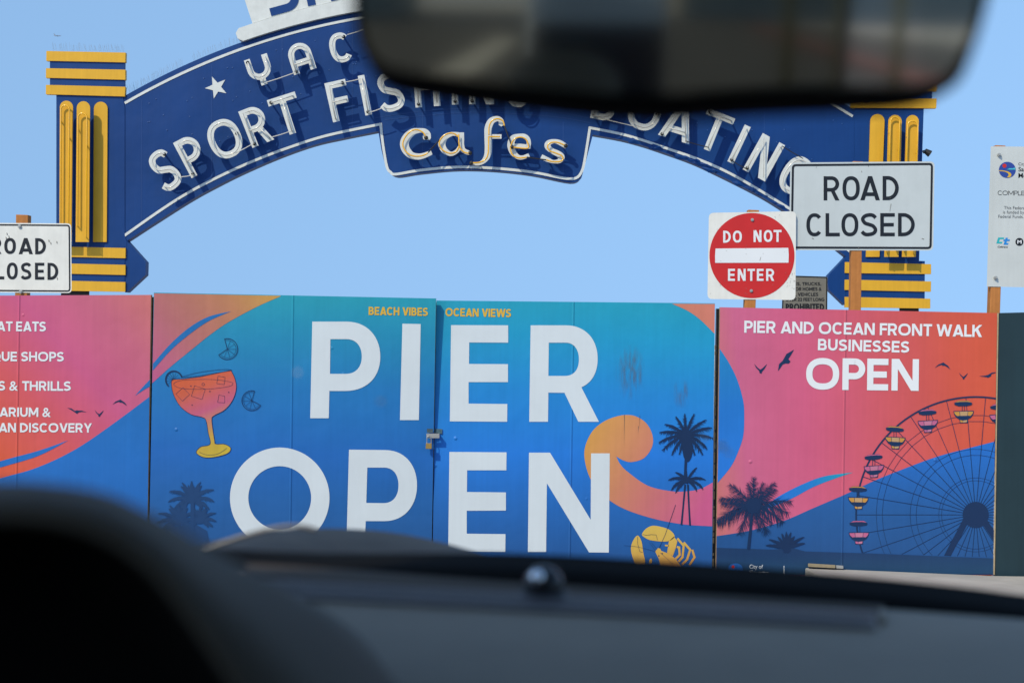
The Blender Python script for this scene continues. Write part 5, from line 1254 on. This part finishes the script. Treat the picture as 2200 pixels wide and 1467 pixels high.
for s in (-1, 1):
    b = MB(); e = 0 if s < 0 else -1
    b.tube([Vector(wsr[0][e]), Vector(wsr[1][e]), Vector(wsr[2][e]), Vector((.67 * s, -.2, up_(.39)))], .035, 8); b.tube([Vector((.67 * s, -.5, up_(.40))), Vector((.80 * s, -.55, up_(-.28)))], .04, 8); b.tube([Vector((.66 * s, -1.4, up_(.39))), Vector((.78 * s, -2.3, up_(.30))), Vector((.84 * s, -2.6, up_(-.28)))], [.04, .012, .012], 8)
    b.build('roof_pillar', M['dash_dark'], car, smooth=True)
    zb = zr(.3) + .28
    b = MB(); b.grid([[(.80 * s, 1.05, up_(-.26)), (.82 * s, -.5, up_(-.27)), (.80 * s, -2.55, up_(-.27))], [(.88 * s, 1.1, up_(-.5)), (.90 * s, -.5, up_(-.5)), (.86 * s, -2.6, up_(-.5))], [(.86 * s, 1.1, zb), (.88 * s, -.5, zb), (.85 * s, -2.6, zb)]])
    d_ = b.build('door', M['car_paint'], car, smooth=True, solid=.04)
    b = MB(); b.grid([[(.66 * s, .2, up_(.36)), (.67 * s, -1.4, up_(.38))], [(.80 * s, .9, up_(-.25)), (.80 * s, -1.6, up_(-.26))]]); b.build('side_window', M['side'], d_)
    b = MB(); b.grid([[(.88 * s, 1.1, up_(-.3)), (.88 * s, 2.5, up_(-.46))], [(.88 * s, 1.1, zr(1) + .3), (.88 * s, 2.6, zr(2) + .3)]]); b.build('wing_panel', M['car_paint'], car, solid=.02)
    for yy in (1.75, -1.75):
        zc_ = zr(yy) + .34; b = MB(); b.tube([(.72 * s, yy, zc_), (.92 * s, yy, zc_)], .34, 24); wh = b.build('wheel', M['tyre'], car)
        b = MB(); b.tube([(.925 * s, yy, zc_), (.935 * s, yy, zc_)], .22, 20); b.build('rim', M['alloy'], wh)
    # front seats
    b = MB(); xx = .38 * s
    b.box(xx - .24, xx + .24, -.55, -.05, up_(-.78), up_(-.62)); st_o = b.build('seat', M['cloth'], car, bevel=.05)
    b = MB(); b.grid([[(xx - .24, -.52, up_(-.62)), (xx, -.56, up_(-.62)), (xx + .24, -.52, up_(-.62))], [(xx - .22, -.68, up_(-.1)), (xx, -.72, up_(-.1)), (xx + .22, -.68, up_(-.1))], [(xx - .16, -.72, up_(.0)), (xx, -.76, up_(.01)), (xx + .16, -.72, up_(.0))]]); b.build('backrest', M['cloth'], st_o, smooth=True, solid=.11)
    if s < 0:
        b = MB(); b.ball((xx, -.78, up_(.13)), .13, 14, 8, (1, .45, .75)); b.build('headrest', M['cloth'], st_o, smooth=True)
b = MB(); b.box(-.66, .66, -1.75, -1.25, up_(-.75), up_(-.5)); b.box(-.64, .64, -1.95, -1.78, up_(-.5), up_(-.13)); rs_o = b.build('rear_seat', M['cloth'], car, bevel=.04)
for xx in (-.42, .10):
    b = MB(); b.ball((xx, -1.86, up_(-.06)), .12, 12, 8, (1, .5, .7)); b.build('headrest', M['cloth'], rs_o, smooth=True)
b = MB(); b.box(-.84, .84, -2.62, 1.0, zr(.3) + .2, zr(.3) + .26); b.build('floor_pan', M['rubber'], car)
b = MB(); b.grid([[(-.76, -2.3, up_(.30)), (.76, -2.3, up_(.30))], [(-.82, -2.6, up_(-.27)), (.82, -2.6, up_(-.27))]]); b.build('rear_window', M['tint'], car)
b = MB(); b.grid([[(-.78, -2.62, up_(-.28)), (.78, -2.62, up_(-.28))], [(-.84, -2.66, zr(-2) + .3), (.84, -2.66, zr(-2) + .3)]]); b.build('tailgate', M['car_paint'], car, solid=.04)
# steering wheel below the picture
b = MB(); c = Vector((-.42, .36, up_(-.33))); b.tube([c + Vector((.185 * math.cos(R(t_)), .07 * math.sin(R(t_)), .17 * math.sin(R(t_)))) for t_ in range(0, 360, 12)], .015, 8, True); b.tube([c + Vector((-.18, 0, 0)), c + Vector((0, .03, -.02)), c + Vector((.18, 0, 0))], .018, 8)
b.build('steering_wheel', M['rubber'], car, smooth=True)
# dried splashes on the outside of the glass
b = MB(); rs = random.Random(17)
M['dust'] = mat('dried_splash', (.5, .5, .48, 1), .8, .2)
for x, y, r_ in ((1550, 958, .0042), (1566, 972, .003), (818, 862, .003), (1512, 940, .003), (640, 800, .002), (270, 1110, .002)):
    c = W(x, y, 1.12); b.ball(c, r_ * .62, 8, 5, (1.2, .1, 1))
b.build('dried_splash', M['dust'], car)

# the street behind the car, seen only in the mirror
def refl(px, py, yy=None, z=None):
    """where the line of sight through pixel (px, py) goes after the mirror: at distance yy behind, or on the road"""
    p = fm(-.0045)(px, py); d = (p - Vector((0, 0, ZC))).normalized(); n_ = Vector((0, -1, TILT)).normalized()
    r_ = d - 2 * d.dot(n_) * n_
    if yy is not None: return p + r_ * ((yy - p.y) / r_.y)
    for k in range(1, 400):
        q = p + r_ * (k * .2)
        if q.z <= zr(q.y): return q
    return q
def stripe(name, pts, wd, m, dz=.004):
    b = MB(); g = [refl(*p) for p in pts]
    d = (g[-1] - g[0]); d.z = 0; d.normalize(); s_ = Vector((-d.y, d.x, 0)) * wd / 2
    g = [g[0] + (g[0] - g[-1]) * .2] + g + [g[-1] + (g[-1] - g[0]) * .4]
    b.grid([[Vector((q.x + e.x, q.y + e.y, zr(q.y) + dz)) for e in (-s_, s_)] for q in g]); return tag(b.build(name, m), kind='structure')
stripe('road_marking', [(1080, 95), (960, 170)], .5, M['line_paint'])
stripe('kerb', [(1640, 75), (1800, 125), (1960, 175)], .45, M['kerb_red'], .05)
M['van_white'] = mat('pale_vehicle_paint', (.78, .80, .82, 1), .4, .5); M['van_dark'] = mat('dark_vehicle_glass', (.02, .025, .035, 1), .2, .5)
YF_ = -8.5
a_, z_ = refl(1140, 60, YF_), refl(1430, 60, YF_); x0, x1 = a_.x, z_.x; g_ = zr(YF_); zb_ = min(max(a_.z, g_ + .75), g_ + 1.25)
van = thing('parked_van', 'pale vehicle with dark windscreen seen blurred in the mirror', 'van', ((x0 + x1) / 2, -10.5, g_))
b = MB(); b.box(x0, x1, -12.9, YF_, zb_, zb_ + .23); b.box(x0, x1, -12.9, YF_ - .06, g_ + .35, zb_ - .002); b.box(x0 + .05, x1 - .05, -12.9, -9.6, zb_ + .232, zb_ + .9); b.build('body', M['van_white'], van, bevel=.04)
b = MB(); b.box(x0 + .12, x1 - .12, -9.599, -9.56, zb_ + .27, zb_ + .82); b.build('windscreen', M['van_dark'], van)
b = MB(); b.box(x0 + .01, x1 - .01, YF_ - .058, YF_ - .01, g_ + .34, zb_ - .004); b.build('grille', M['van_dark'], van, bevel=.02)
for xx in (x0 + .12, x1 - .12):
    for yy in (-9.4, -12.0):
        b = MB(); b.tube([(xx - .1, yy, g_ + .33), (xx + .1, yy, g_ + .33)], .33, 18); b.build('wheel', M['tyre'], van)
M['yellow_post'] = mat('yellow_post_paint', (.36, .26, .06, 1), .6, .3)
for px in (1690, 1800, 1925):
    q = refl(px, 60, -13); b = MB(); b.tube([(q.x, q.y, zr(q.y)), (q.x, q.y, zr(q.y) + 1.3)], .055, 12); b.ball((q.x, q.y, zr(q.y) + 1.3), .055, 12, 6)
    tag(b.build('bollard', M['yellow_post'], smooth=True), 'yellow bollard seen blurred at the right of the mirror', 'bollard', 'yellow bollards behind the car')
M['render'] = mat('pale_render_wall', (.45, .43, .38, 1), .9, .2, vary=.15, vscale=.5); M['window_dark'] = mat('dark_window', (.03, .035, .04, 1), .2, .5)
def house(x0, x1, y0, h_, label):
    t = thing('building', label, 'building', ((x0 + x1) / 2, y0, zr(y0)))
    b = MB(); b.box(x0, x1, y0 - 12, y0, zr(y0) - .2, zr(y0) + h_); b.build('wall', M['render'], t)
    for i in range(int((x1 - x0) / 3)):
        for k in range(int(h_ / 3.4)):
            b = MB(); x = x0 + 1.2 + i * 3; z = zr(y0) + 1.2 + k * 3.3; b.box(x, x + 1.3, y0 + .01, y0 + .06, z, z + 1.6); b.build('window', M['window_dark'], t)
house(-16, -4, -46, 7, 'low pale two storey building behind the car, seen only in the mirror')
house(6, 20, -52, 9, 'taller pale building behind the car, seen only in the mirror')
